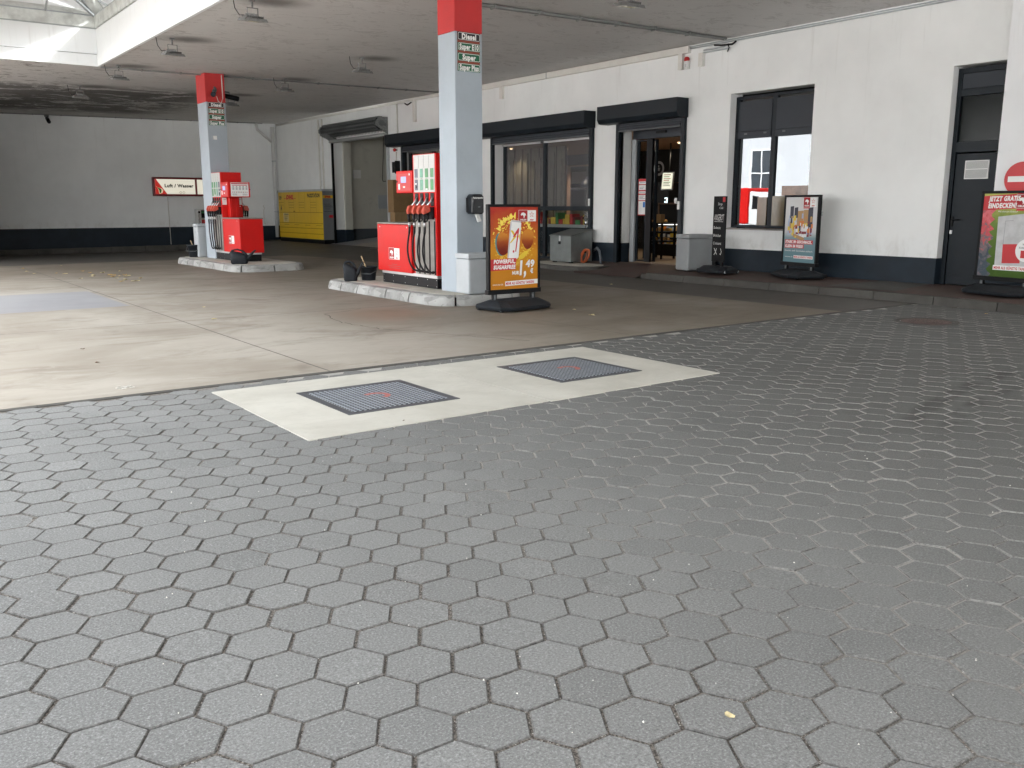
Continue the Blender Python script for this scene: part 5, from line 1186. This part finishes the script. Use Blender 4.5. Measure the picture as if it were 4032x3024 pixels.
# ================================================================== ROLLER GRILLE over the bay
t = thing('roller_grille', (14.5,30.5,3.6), -90, 'rolled up dark steel roller grille on brackets above the open bay', 'roller grille')
mb = MB(); L0,L1 = -.15,4.05; rr = .215; cy_,cz_ = -.24,.46; N = 22; M_GRL = pm('dark_grille_steel', (.19,.20,.20), .6, metal=.1, var=.3, vs=20, dirt=.3)
mb.tube([(L0,cy_,cz_),(L1,cy_,cz_)],rr-.03,M_BLACK,20)
for i in range(26):
    x = L0+.08+(L1-L0-.16)*i/25; ring = []
    for k in range(25):
        a = 2*math.pi*k/24; ring.append((x+(.07 if k%2 else -.07), cy_+rr*math.cos(a), cz_+rr*math.sin(a)))
    mb.tube(ring,.014,M_GRL,4)
for k in range(12):
    a = 2*math.pi*k/12; mb.tube([(L0,cy_+(rr-.015)*math.cos(a),cz_+(rr-.015)*math.sin(a)),(L1,cy_+(rr-.015)*math.cos(a),cz_+(rr-.015)*math.sin(a))],.009,M_GRL,5)
mb.build('grille_roll', t)
mb = MB(); 
for i in range(40):
    x = L0+.08+(L1-L0-.16)*i/39; mb.tube([(x-.045,-.06,.36),(x,-.05,.20),(x+.045,-.06,.36)],.007,M_GRL,4)
mb.build('grille_curtain', t)
for x in (L0-.03,L1+.04):
    mb = MB(); mb.prism([(0,.66),(-.30,.66),(-.46,.50),(-.46,.40),(-.02,.12),(0,.12)],x-.012,x+.012,M_GRL,'x'); mb.tube([(x-.02,cy_,cz_),(x+.05,cy_,cz_)],.10,M_DGREY,16); mb.tube([(x+.03,-.12,.42),(x+.06,-.12,.42)],.045,M_DGREY,12); mb.build('bracket', t, .004)
mb = MB(); mb.prism([(0,.16),(-.42,.34),(-.44,.32),(0,.12)],L0,L0+.6,M_GRL,'x'); mb.box(-.05,4.1,-.10,-.0,.055,.17,M_ALU2); mb.tube([(-.05,-.10,.10),(4.1,-.10,.10)],.05,M_ALU2,10); mb.build('bottom_bar', t)
mb = MB(); mb.box(-.04,.03,-.07,-.0,-3.5,.06,M_BLACK); mb.box(4.05,4.17,-.07,-.0,-3.5,.06,M_GREYM); mb.build('guide_rail', t)
mb = MB(); mb.tube([(4.0,-.12,.15),(3.98,-.14,-.6),(3.90,-.15,-1.3),(3.96,-.15,-1.36),(4.08,-.12,-1.36)],.012,M_BLACK,6); mb.build('hanging_cable', t)
# alarm bell with black box, siren
t = thing('alarm_beacon', (14.5,25.85,3.20), -90, 'small round red alarm beacon hanging below the shutter box corner', 'alarm beacon')
mb = MB(); mb.lathe([(0,-.05),(.035,-.045),(.055,0),(.045,.04),(0,.055)],0,-.09,M_REDP,16); mb.build('dome', t); mb = MB(); mb.tube([(0,-.03,-.05),(0,-.03,-.35)],.018,M_OFFW,8); mb.box(-.03,.03,-.08,0,-.02,.02,M_DGREY); mb.build('stem', t)
t = thing('speaker_box', (14.5,25.80,2.66), -90, 'black wall box with bracket between bay and first window', 'wall box')
mb = MB(); mb.prism([(-.12,-.17),(.10,-.17),(.10,.17),(-.12,.17)],0,-.16,M_BLACK,'y'); mb.build('housing', t, .015); mb = MB(); mb.box(.11,.13,-.18,0,-.2,.2,M_BLACK); mb.tube([(0,-.05,-.17),(0,-.05,-.5)],.012,M_BLACK,6); mb.build('bracket', t)
t = thing('siren', (14.5,13.50,4.235), -90, 'white wall siren with a red lamp cap under the cable trunking', 'siren')
mb = MB(); mb.prism([(-.055,0),(.055,0),(.055,.16),(-.055,.16)],0,-.08,M_WHITE,'y'); mb.build('housing', t, .012); mb = MB(); mb.lathe([(.056,.16),(.056,.20),(.04,.235),(0,.245)],0,-.055,M_REDP,18); mb.build('lamp_cap', t)
mb = MB(); [mb.box(-.03,.02,-.083,-.08,.04+.012*k,.046+.012*k,M_GREYM) for k in range(5)]; mb.build('grille', t)
# small things on the shop wall
t = thing('wall_socket', (14.5,10.05,1.31), -90, 'small grey switch box with dark knob on the white wall right of the snack poster', 'switch')
mb = MB(); mb.box(-.12,.0,-.06,0,-.04,.04,M_GREYM); mb.build('housing', t, .008); mb = MB(); mb.tube([(-.06,-.06,0),(-.20,-.10,0)],.015,M_BLACK,8); mb.build('knob', t)
t = thing('window_sticker', (14.714,11.20,1.18), -90, 'small blue and white sticker in the lower corner of the window pane', 'sticker')
mb = MB(); mb.rect(-.085,.085,-.0,.13,0,M_LET); mb.build('sheet', t); mb = MB(); mb.rect(-.06,.06,.03,.11,-.002,M_BLUEF); mb.rect(-.03,.04,.01,.025,-.002,M_PRED); mb.build('print', t)
t = thing('no_entry_sign', (14.40,6.56,1.85), -90, 'round red no entry sign with a white bar on the wall right of the door', 'traffic sign')
mb = MB(); 
def rdisc(mb,r,y0,y1,m): mb.prism([(r*math.cos(2*math.pi*k/40),r*math.sin(2*math.pi*k/40)) for k in range(40)],y0,y1,m,'y')
rdisc(mb,.255,-.02,0,M_PRED); mb.build('disc', t, .003); mb = MB(); mb.rect(-.20,.20,-.042,.042,-.0225,M_LET); mb.build('bar', t)
t = thing('door_notice', (14.862,15.11,1.24), -90, 'column of red framed white notices on the glass leaf of the shop door', 'notice')
mb = MB(); mb.box(-.135,.135,-.003,0,0,.82,M_PRED); mb.build('frame', t)
mb = MB(); 
for a,b in ((.70,.76),(.57,.68),(.49,.54),(.34,.46),(.02,.32)): mb.rect(-.115,.115,a,b,-.005,M_LET)
mb.build('sheet', t); mb = MB(); mb.rect(.03,.10,.18,.30,-.007,M_BLUEF)
for k,z in enumerate((.73,.63,.60,.51,.43,.40,.37)): mb.rect(-.09,.09-.03*(k%3),z,z+.010,-.007,M_GREYT)
for k in range(10): mb.rect(-.10,.0,.05+.024*k,.056+.024*k,-.007,M_GREYT2)
mb.build('print', t)
# metal cabinet, cable reel and hose on the pavement nose
t = thing('metal_cabinet', (13.70,16.64,.10), -90, 'grey sheet metal cabinet with sloping lid and padlock under the wide window', 'cabinet')
mb = MB(); 
for a in (-.3,.3):
    for b in (.08,.58): mb.box(a-.04,a+.04,b-.04,b+.04,0,.05,M_BLACK)
mb.build('foot', t)
mb = MB(); mb.prism([(0,.05),(.66,.05),(.66,.78),(0,.64)],-.39,.39,M_ZINC,'x'); mb.build('body', t, .006)
mb = MB(); mb.prism([(-.02,.643),(.67,.79),(.67,.81),(-.02,.665)],-.405,.405,M_ZINCD,'x'); mb.build('lid', t, .004)
mb = MB(); mb.box(-.025,.025,-.03,0,.52,.66,M_ALU); mb.box(-.03,.03,-.045,-.015,.46,.53,M_BLACK); mb.build('padlock', t, .006)
t = thing('extension_cable', (14.05,16.05,.125), -90, 'bundle of orange cable hanging beside the metal cabinet', 'cable')
mb = MB(); r5 = random.Random(2)
for k in range(9):
    o = r5.uniform(-.05,.05); mb.tube([(-.16+o*.8+.18*math.sin(a)*(.6+.1*k/9)+.16*(1-math.cos(a))*.5, -.02+.02*math.sin(k+a), .17-.16*math.cos(a)) for a in [2*math.pi*q/18 for q in range(19)]],.008,M_ORANGE,6)
mb.build('coil', t); mb = MB(); mb.box(-.14,-.08,-.03,.03,.24,.31,M_BLACK); mb.build('tie', t)
t = thing('drain_hose', (14.1,15.80,.12), -90, 'short thick grey hose arching onto the pavement nose', 'hose')
mb = MB(); mb.tube([(-.16,.1,.32),(-.05,.06,.37),(.08,.02,.30),(.15,0,.15),(.17,0,0)],.028,M_GREYHOSE,12); mb.build('hose', t); mb = MB(); mb.tube([(-.22,.12,.30),(-.16,.1,.32)],.034,M_BLACK,12); mb.build('coupling', t)
# ================================================================== CARDBOARD BOXES behind the near pump
labs = ['largest brown cardboard box, topmost of the stack beside the bay opening','long brown cardboard box lying under the large one by the bay','second brown box, middle of the stack by the bay','lowest brown cardboard box of the stack by the bay']
for k,(x,y,z,w_,d_,h,m_) in enumerate(((13.99,24.62,1.255,.33,.90,.975,M_CARD),(14.02,24.60,.82,.31,.86,.432,M_CARD2),(14.0,24.63,.46,.34,.90,.357,M_CARD),(14.01,24.61,.095,.36,.92,.362,M_CARD2))):
    t = thing('cardboard_box', (x,y,z), -90+(2,-1,1,0)[k], labs[k], 'cardboard box', 'cardboard boxes stacked beside the bay')
    mb = MB(); mb.box(-w_/2,w_/2,-d_/2,d_/2,0,h,m_); mb.build('carton', t, .006)
    mb = MB(); mb.box(-.03,.03,-d_/2-.001,d_/2+.001,h-.001,h+.002,M_WOOD)
    if k == 1: [mb.box(w_/2,w_/2+.002,a-.004,a+.004,0,h,M_CARD) for a in (-.2,.0,.2)]
    mb.build('tape', t)
# ================================================================== INSIDE THE SHOP
t = thing('wall_roundel', (19.49,19.15,2.53), -90, 'round pale coffee emblem on the black rear wall of the shop', 'wall emblem')
mb = MB(); o = [(.21*math.cos(2*math.pi*k/32),.21*math.sin(2*math.pi*k/32)) for k in range(32)]; i = [(a*.68,b*.68) for a,b in o]
mb.add([(a,-.01,b) for a,b in o+i],[(k,(k+1)%32,32+(k+1)%32,32+k) for k in range(32)],M_GREYT2); mb.build('ring', t); mb = MB(); mb.prism([(-.07,.02),(.05,.02),(.03,-.07),(-.05,-.07)],-.012,-.008,M_GREYT2,'y'); mb.box(-.03,.01,-.012,-.008,.04,.09,M_GREYT2); mb.build('cup', t)
t = thing('menu_screen', (17.5,16.87,1.86), -80, 'tilted lit menu screen above the shop counter', 'screen')
mb = MB(); mb.prism([(-.19,0),(.17,.0),(.20,.46),(-.15,.46)],0,-.03,M_GREYM,'y'); mb.build('frame', t)
mb = MB(); mb.flat([(-.165,.03),(.145,.03),(.175,.435),(-.13,.435)],-.032,M_MENU); mb.build('display', t)
mb = MB()
for k,(z,m_) in enumerate(((.38,M_RLET),(.33,M_DGREEN),(.28,M_RLET),(.24,M_RLET),(.19,M_DGREEN),(.15,M_GREYT2),(.11,M_GREYT2))): mb.rect(-.12+.07*z,.09+.07*z-.04*(k%2),z,z+.018,-.034,m_)
mb.build('print', t); mb = MB(); mb.tube([(0,.03,.2),(0,.1,1.2)],.02,M_BLACK,8); mb.build('mount', t)
t = thing('shop_counter', (17.5,16.6,.172), -90, 'dark shop counter with wooden edge behind the open door', 'counter')
mb = MB(); mb.box(-.52,1.6,0,.7,.85,1.32,M_BLACK); mb.build('body', t); mb = MB(); mb.box(-.56,1.6,-.03,.72,1.32,1.36,M_WOODD); mb.box(-.56,-.52,-.03,.7,.85,1.32,M_WOODD); mb.build('worktop', t)
t = thing('cooled_shelf', (17.3,16.6,.172), -90, 'lit refrigerated shelf filled with packaged snacks below the counter', 'refrigerated shelf')
mb = MB(); mb.box(-.45,1.5,0,.2,0,.3,M_BLACK); mb.box(-.45,1.5,.18,.2,.3,.84,M_BLACK); [mb.box(-.45,1.5,-.15,.2,z,z+.015,M_DGREY) for z in (.3,.47,.64,.83)]; mb.build('rack', t)
mb = MB(); mb.box(-.25,.1,-.14,-.1,.80,.825,M_TUBE); mb.box(.14,.5,-.14,-.1,.80,.825,M_TUBE); mb.build('lamp', t)
r6 = random.Random(9); mb = MB()
for z in (.316,.487,.657):
    x = -.44
    while x < 1.4:
        q = r6.uniform(.05,.11); mb.box(x,x+q-.008,-.12+r6.uniform(0,.04),.1,z,z+r6.uniform(.05,.12),pal[r6.randrange(7)]); x += q
mb.build('goods', t)
t = thing('cigarette_shelf', (18.6,16.2,1.53), -90, 'shelf of red and white packs behind the shop counter', 'shelf')
mb = MB(); [mb.box(-.5,1.4,0,.3,z,z+.02,M_WOODD) for z in (0,.28,.56,.84)]; mb.build('board', t)
mb = MB()
for z in (.02,.30,.58):
    for k in range(16): 
        if r6.random() < .85: mb.box(-.48+.11*k,-.385+.11*k,.02,.25,z,z+.10,M_PRED if (k+int(z*10))%3 else M_LET); mb.box(-.48+.11*k,-.385+.11*k,.02,.25,z+.102,z+.19,M_PRED if k%2 else pal[0])
mb.build('pack', t)
t = thing('drinks_fridge', (17.9,17.55,.172), -80, 'drinks fridge with a bright lit edge behind the sliding door leaf', 'fridge')
mb = MB(); mb.box(-.3,.3,0,.6,0,1.9,M_BLACK); mb.build('cabinet', t, .01); mb = MB(); mb.box(.18,.27,-.01,0,1.05,1.5,M_TUBE2); mb.build('lamp', t); mb = MB(); [mb.lathe([(.03,z),(.03,z+.05),(.0,z+.06)],.22,-.03,M_BLACK,8) for z in (1.08,1.19,1.30,1.41)]; mb.build('bottle', t)
t = thing('bread_display', (16.0,15.85,.172), -90, 'tiered bread and pastry display just inside the shop door', 'bakery display')
mb = MB(); [mb.box(-.35,.30,0,.5,z,z+.04,M_BLACK) for z in (.40,.62,.84)]
for a in (-.33,.27):
    for b in (.02,.46): mb.box(a-.02,a+.02,b-.02,b+.02,0,.84,M_BLACK)
mb.build('rack', t)
M_BREAD = pm('bread_crust', (.50,.27,.07), .6, var=.3, vs=20); mb = MB()
for z in (.45,.67,.89):
    for k in range(13): 
        x = -.30+.047*k+r6.uniform(-.01,.01); mb.lathe([(0,z),(.04,z+.01),(.045,z+.03),(.03,z+.055),(0,z+.06+r6.uniform(0,.03))],x,.06+r6.uniform(0,.3),M_BREAD,8,1.3,.9)
mb.build('bread', t)
mb = MB(); mb.box(.10,.27,-.03,.1,.88,1.08,M_CARD2); mb.build('paper_bag', t)
t = thing('wood_panel', (19.46,19.3,.172), -90, 'orange brown wood panelling on the rear wall below the emblem', 'wall panel')
mb = MB(); mb.box(-.1,2.2,-.02,0,.7,1.94,M_WOODO); mb.build('panel', t); mb = MB(); [mb.box(.15+.3*k,.16+.3*k,-.024,-.02,.7,1.94,M_WOODD) for k in range(7)]; mb.build('groove', t)
t = thing('bake_oven', (18.2,21.3,.172), -90, 'steel baking oven with dark doors behind the right shop pane', 'oven')
mb = MB(); mb.box(-.35,.45,0,.7,.9,2.45,M_ZINC); mb.build('cabinet', t, .01); mb = MB(); mb.box(-.28,.38,-.01,0,1.95,2.3,M_GREYT2); mb.box(-.28,.38,-.01,0,1.15,1.75,M_BLACK); mb.box(-.28,.38,-.04,-.01,1.78,1.82,M_ALU); mb.build('door', t)
mb = MB(); mb.box(-.34,.44,-.012,-.002,1.84,1.93,M_BLACK); mb.build('panel', t)
t = thing('window_counter', (15.45,18.9,.172), -90, 'dark display counter with red and yellow goods behind the lower right pane', 'counter')
mb = MB(); mb.box(-1.4,2.1,0,.5,0,.72,M_NAVY); mb.build('body', t); mb = MB(); mb.box(-1.45,2.1,-.04,.52,.72,.80,M_GREYM); mb.build('worktop', t)
mb = MB(); x = -1.3
while x < 1.9:
    q = r6.uniform(.08,.22); mb.box(x,x+q-.02,.1,.35,.80,.80+r6.uniform(.10,.32),[M_PRED,M_PRED,pal[2],pal[3],M_DGREEN][r6.randrange(5)]); x += q
mb.build('goods', t)
t = thing('pendant_lamp', (17.6,20.15,1.98), -90, 'dark dome pendant lamp at the right of the wide window', 'lamp')
mb = MB(); mb.lathe([(.02,.3),(.08,.27),(.20,.12),(.24,0),(.22,0),(.18,.11)],0,0,M_BLUED,20); mb.build('shade', t); mb = MB(); mb.tube([(0,0,.28),(0,0,1.06)],.008,M_BLACK,6); mb.build('cord', t)
t = thing('reflection_bundle', (15.25,17.35,.90), -90, 'crumpled silver sheet standing in for a reflection behind the lower right pane', 'reflection_sheet')  # crumpled mirror sheet added to stand in for a silvery reflection
r7 = random.Random(5); mb = MB(); n1_,n2_ = 14,9; vs = []
for a in range(n1_):
    for b in range(n2_): 
        u,v = a/(n1_-1),b/(n2_-1); vs.append((-.30+.6*u+r7.uniform(-.03,.03), .06+r7.uniform(-.05,.05), .0+.42*v*(1-.55*u)+r7.uniform(-.02,.02)))
mb.add(vs,[(a*n2_+b,(a+1)*n2_+b,(a+1)*n2_+b+1,a*n2_+b+1) for a in range(n1_-1) for b in range(n2_-1)],M_REFL); mb.build('reflection_sheet', t)
# ================================================================== LEAVES AND FLECKS
def leaf(x,y,z,s,kind,lab,seed,label_group='fallen leaves on the ground'):
    r = random.Random(seed); n = 11; a0 = r.uniform(0,6.28); o = []
    for k in range(n):
        a = 2*math.pi*k/n; q = s*(.55+.45*abs(math.cos(a*1.5+.4)))*r.uniform(.8,1.15); X = q*math.cos(a); Y = q*.75*math.sin(a)
        o.append((X*math.cos(a0)-Y*math.sin(a0), X*math.sin(a0)+Y*math.cos(a0), .003+.35*s*abs(math.sin(a*1.0+r.uniform(-.3,.3)))*r.uniform(.3,1)))
    mb = MB(); mb.add([(0,0,.004)]+o,[(0,k+1,(k+1)%n+1) for k in range(n)],M_LEAF[kind],False)
    ob = mb.build('fallen_leaf', loc=(x,y,z)); return tag(ob, lab, 'leaf', label_group)
leaf(1.899,1.517,.001,.019,0,'pale yellow leaf with a bite in it, on the pavers at the lower right',3,)
leaf(4.10,13.13,0,.05,0,'pale leaf on the concrete left of the near island',1); leaf(3.75,11.64,0,.045,0,'pale leaf lying by the joint crossing',2)
leaf(1.843,9.962,0,.035,2,'curled brown leaf on the left concrete, farther one',4); leaf(1.783,9.0,0,.028,2,'curled brown leaf on the left concrete, nearer one',5)
leaf(8.0,9.03,0,.055,0,'pale leaf right of the orange poster stand',6); leaf(8.24,9.69,0,.035,0,'small pale scrap beside the poster stand',7)
leaf(11.5,12.47,.0,.05,0,'white scrap on the dark lane before the shop',8); leaf(12.45,5.95,.0,.03,1,'yellow scrap near the round manhole by the kerb',9)
leaf(2.935,5.226,.007,.014,2,'tiny brown bit on the pale concrete slab',10)
sp = [(3.332,24.158),(3.208,22.777),(3.227,21.901),(3.642,21.762),(3.762,21.407),(4.295,24.922),(4.508,20.37),(4.499,20.699),(4.914,21.555),(4.729,20.367),(4.707,20.004),(4.364,19.502),(4.238,18.588),(4.442,18.518),(4.529,18.59),(4.264,21.474),(4.064,20.323),(3.754,19.865),(4.776,19.257),(4.427,19.025),(4.484,21.312),(4.236,22.091),(4.30,18.7),(4.56,20.1),(4.46,20.52),(4.15,20.6),(4.62,19.9),(4.4,20.0)]
for k,(x,y) in enumerate(sp): leaf(x,y,zg(x,y)+.002,rnd.uniform(.035,.075),1 if k%3==0 else 0,'small yellowish leaf scattered on the shaded concrete left of the far island',30+k,'yellow leaves scattered left of the far island')
mb = MB(); r8 = random.Random(8)
for k in range(16):
    x,y = r8.uniform(-.06,.06), r8.uniform(-.07,.07); s = r8.uniform(.01,.03); mb.flat([(0,0)]*0+[(x+s*math.cos(a)*r8.uniform(.6,1), y+s*math.sin(a)*r8.uniform(.6,1)) for a in [0,1,2,3,4,5]],0,M_DROP)
mb.v = [(x,z,.0) for x,y,z in mb.v]; o = mb.build('paint_splash', loc=(1.69,7.62,.003)); tag(o,'white splash mark on the concrete near the paver edge','splash mark')
# grit and pebbles along the joints: too many to count
mb = MB(); r9 = random.Random(12)
for k in range(900):
    x = r9.uniform(-.6,5.5); y = r9.uniform(.7,5.0)
    if k%3: # snap to the nearest joint-like row
        y = 2.532+ROWP*round((y-2.532)/ROWP)+r9.gauss(0,.006)
    s = abs(r9.gauss(.0018,.0010))+.0006; z = -.006 if k%3 else .001
    a = r9.uniform(0,3); mb.add([(x+s*math.cos(a),y+s*math.sin(a),z),(x+s*math.cos(a+2.1),y+s*math.sin(a+2.1),z),(x+s*math.cos(a+4.2),y+s*math.sin(a+4.2),z),(x,y,z+s*1.2)],[(0,1,3),(1,2,3),(2,0,3)],M_DROP)
tag(mb.build('grit'),'fine pale grit scattered over the pavers','grit',kind='stuff')
# ================================================================== BEYOND THE STATION
def facade(name, loc, rz, w_, d_, h, nx, nz, wm, lab, ww=.62, wh=.62, cat='building'):
    t = thing(name, loc, rz, lab, cat); mb = MB(); mb.box(-w_/2,w_/2,0,d_,0,h,wm); mb.build('wall', t)
    cw = w_/nx; ch = h/nz
    for i in range(nx):
        for j in range(nz):
            x0 = -w_/2+cw*(i+.5-ww/2); x1 = x0+cw*ww; z0 = ch*(j+.5-wh/2); z1 = z0+ch*wh
            mb = MB(); f = .1; mb.box(x0,x1,-.08,-.003,z0,z0+f,M_LET); mb.box(x0,x1,-.08,-.003,z1-f,z1,M_LET); mb.box(x0,x0+f,-.08,-.003,z0+f,z1-f,M_LET); mb.box(x1-f,x1,-.08,-.003,z0+f,z1-f,M_LET); mb.box((x0+x1)/2-.04,(x0+x1)/2+.04,-.08,-.003,z0+f,z1-f,M_LET); [mb.box(x0+f,x1-f,-.075,-.003,z0+(z1-z0)*q_-.04,z0+(z1-z0)*q_+.04,M_LET) for q_ in (.33,.66)]; fr = mb.build('window', t)
            mb = MB(); mb.box(x0+f,x1-f,-.03,-.004,z0+f,z1-f,M_OFFG); mb.build('pane', fr)
    mb = MB(); mb.box(-w_/2-.2,w_/2+.2,-.2,d_+.2,h,h+.35,M_GREYM); mb.build('roof', t); return t
M_OFFG = pm('dark_window_glass', (.05,.06,.07), .08); M_TAN = wallmat('tan_render', (.50,.42,.28), .1); M_OFFWALL = wallmat('white_office_render', (.50,.51,.52), .04)
facade('apartment_building', (4,56,0), 0, 26, 10, 15.5, 8, 5, M_TAN, 'tan apartment building seen through the skylight glass at the upper left')
facade('office_building', (-24,42.3,0), 90, 44, 8, 12, 7, 2, M_OFFWALL, 'white office building with tall windows mirrored in the shuttered window',.30,.80)
# delivery van across the street (visible mirrored in the film glass)
t = thing('delivery_van', (-14.0,35.2,-.02), 180, 'red and white delivery van mirrored in the shuttered shop window', 'van')
mb = MB(); mb.prism([(-1.9,.45),(1.9,.45),(1.9,2.5),(-1.9,2.5)],-1,1,M_RED,'x'); mb.v=[(a,b-1.2,c) for a,b,c in mb.v]; mb.build('cargo_box', t, .08)
mb = MB(); mb.prism([(.75,.4),(2.6,.4),(2.65,1.15),(2.25,1.35),(1.55,2.2),(.75,2.3)],-.95,.95,M_WHITE,'x'); mb.build('cab', t, .08)
mb = MB(); mb.prism([(1.0,1.3),(2.0,1.3),(1.45,2.0),(1.0,2.05)],-.96,.96,M_BLACK,'x'); mb.build('side_window', t)
for yy in (-2.3,1.9):
    for xx in (-.9,.9): 
        mb = MB(); mb.tube([(xx-.12,yy,.38),(xx+.12,yy,.38)],.38,M_BLACK,20); wv = mb.build('wheel', t); mb = MB(); mb.tube([(xx-.13,yy,.38),(xx+.13,yy,.38)],.2,M_GREYM,14); mb.build('rim', wv)
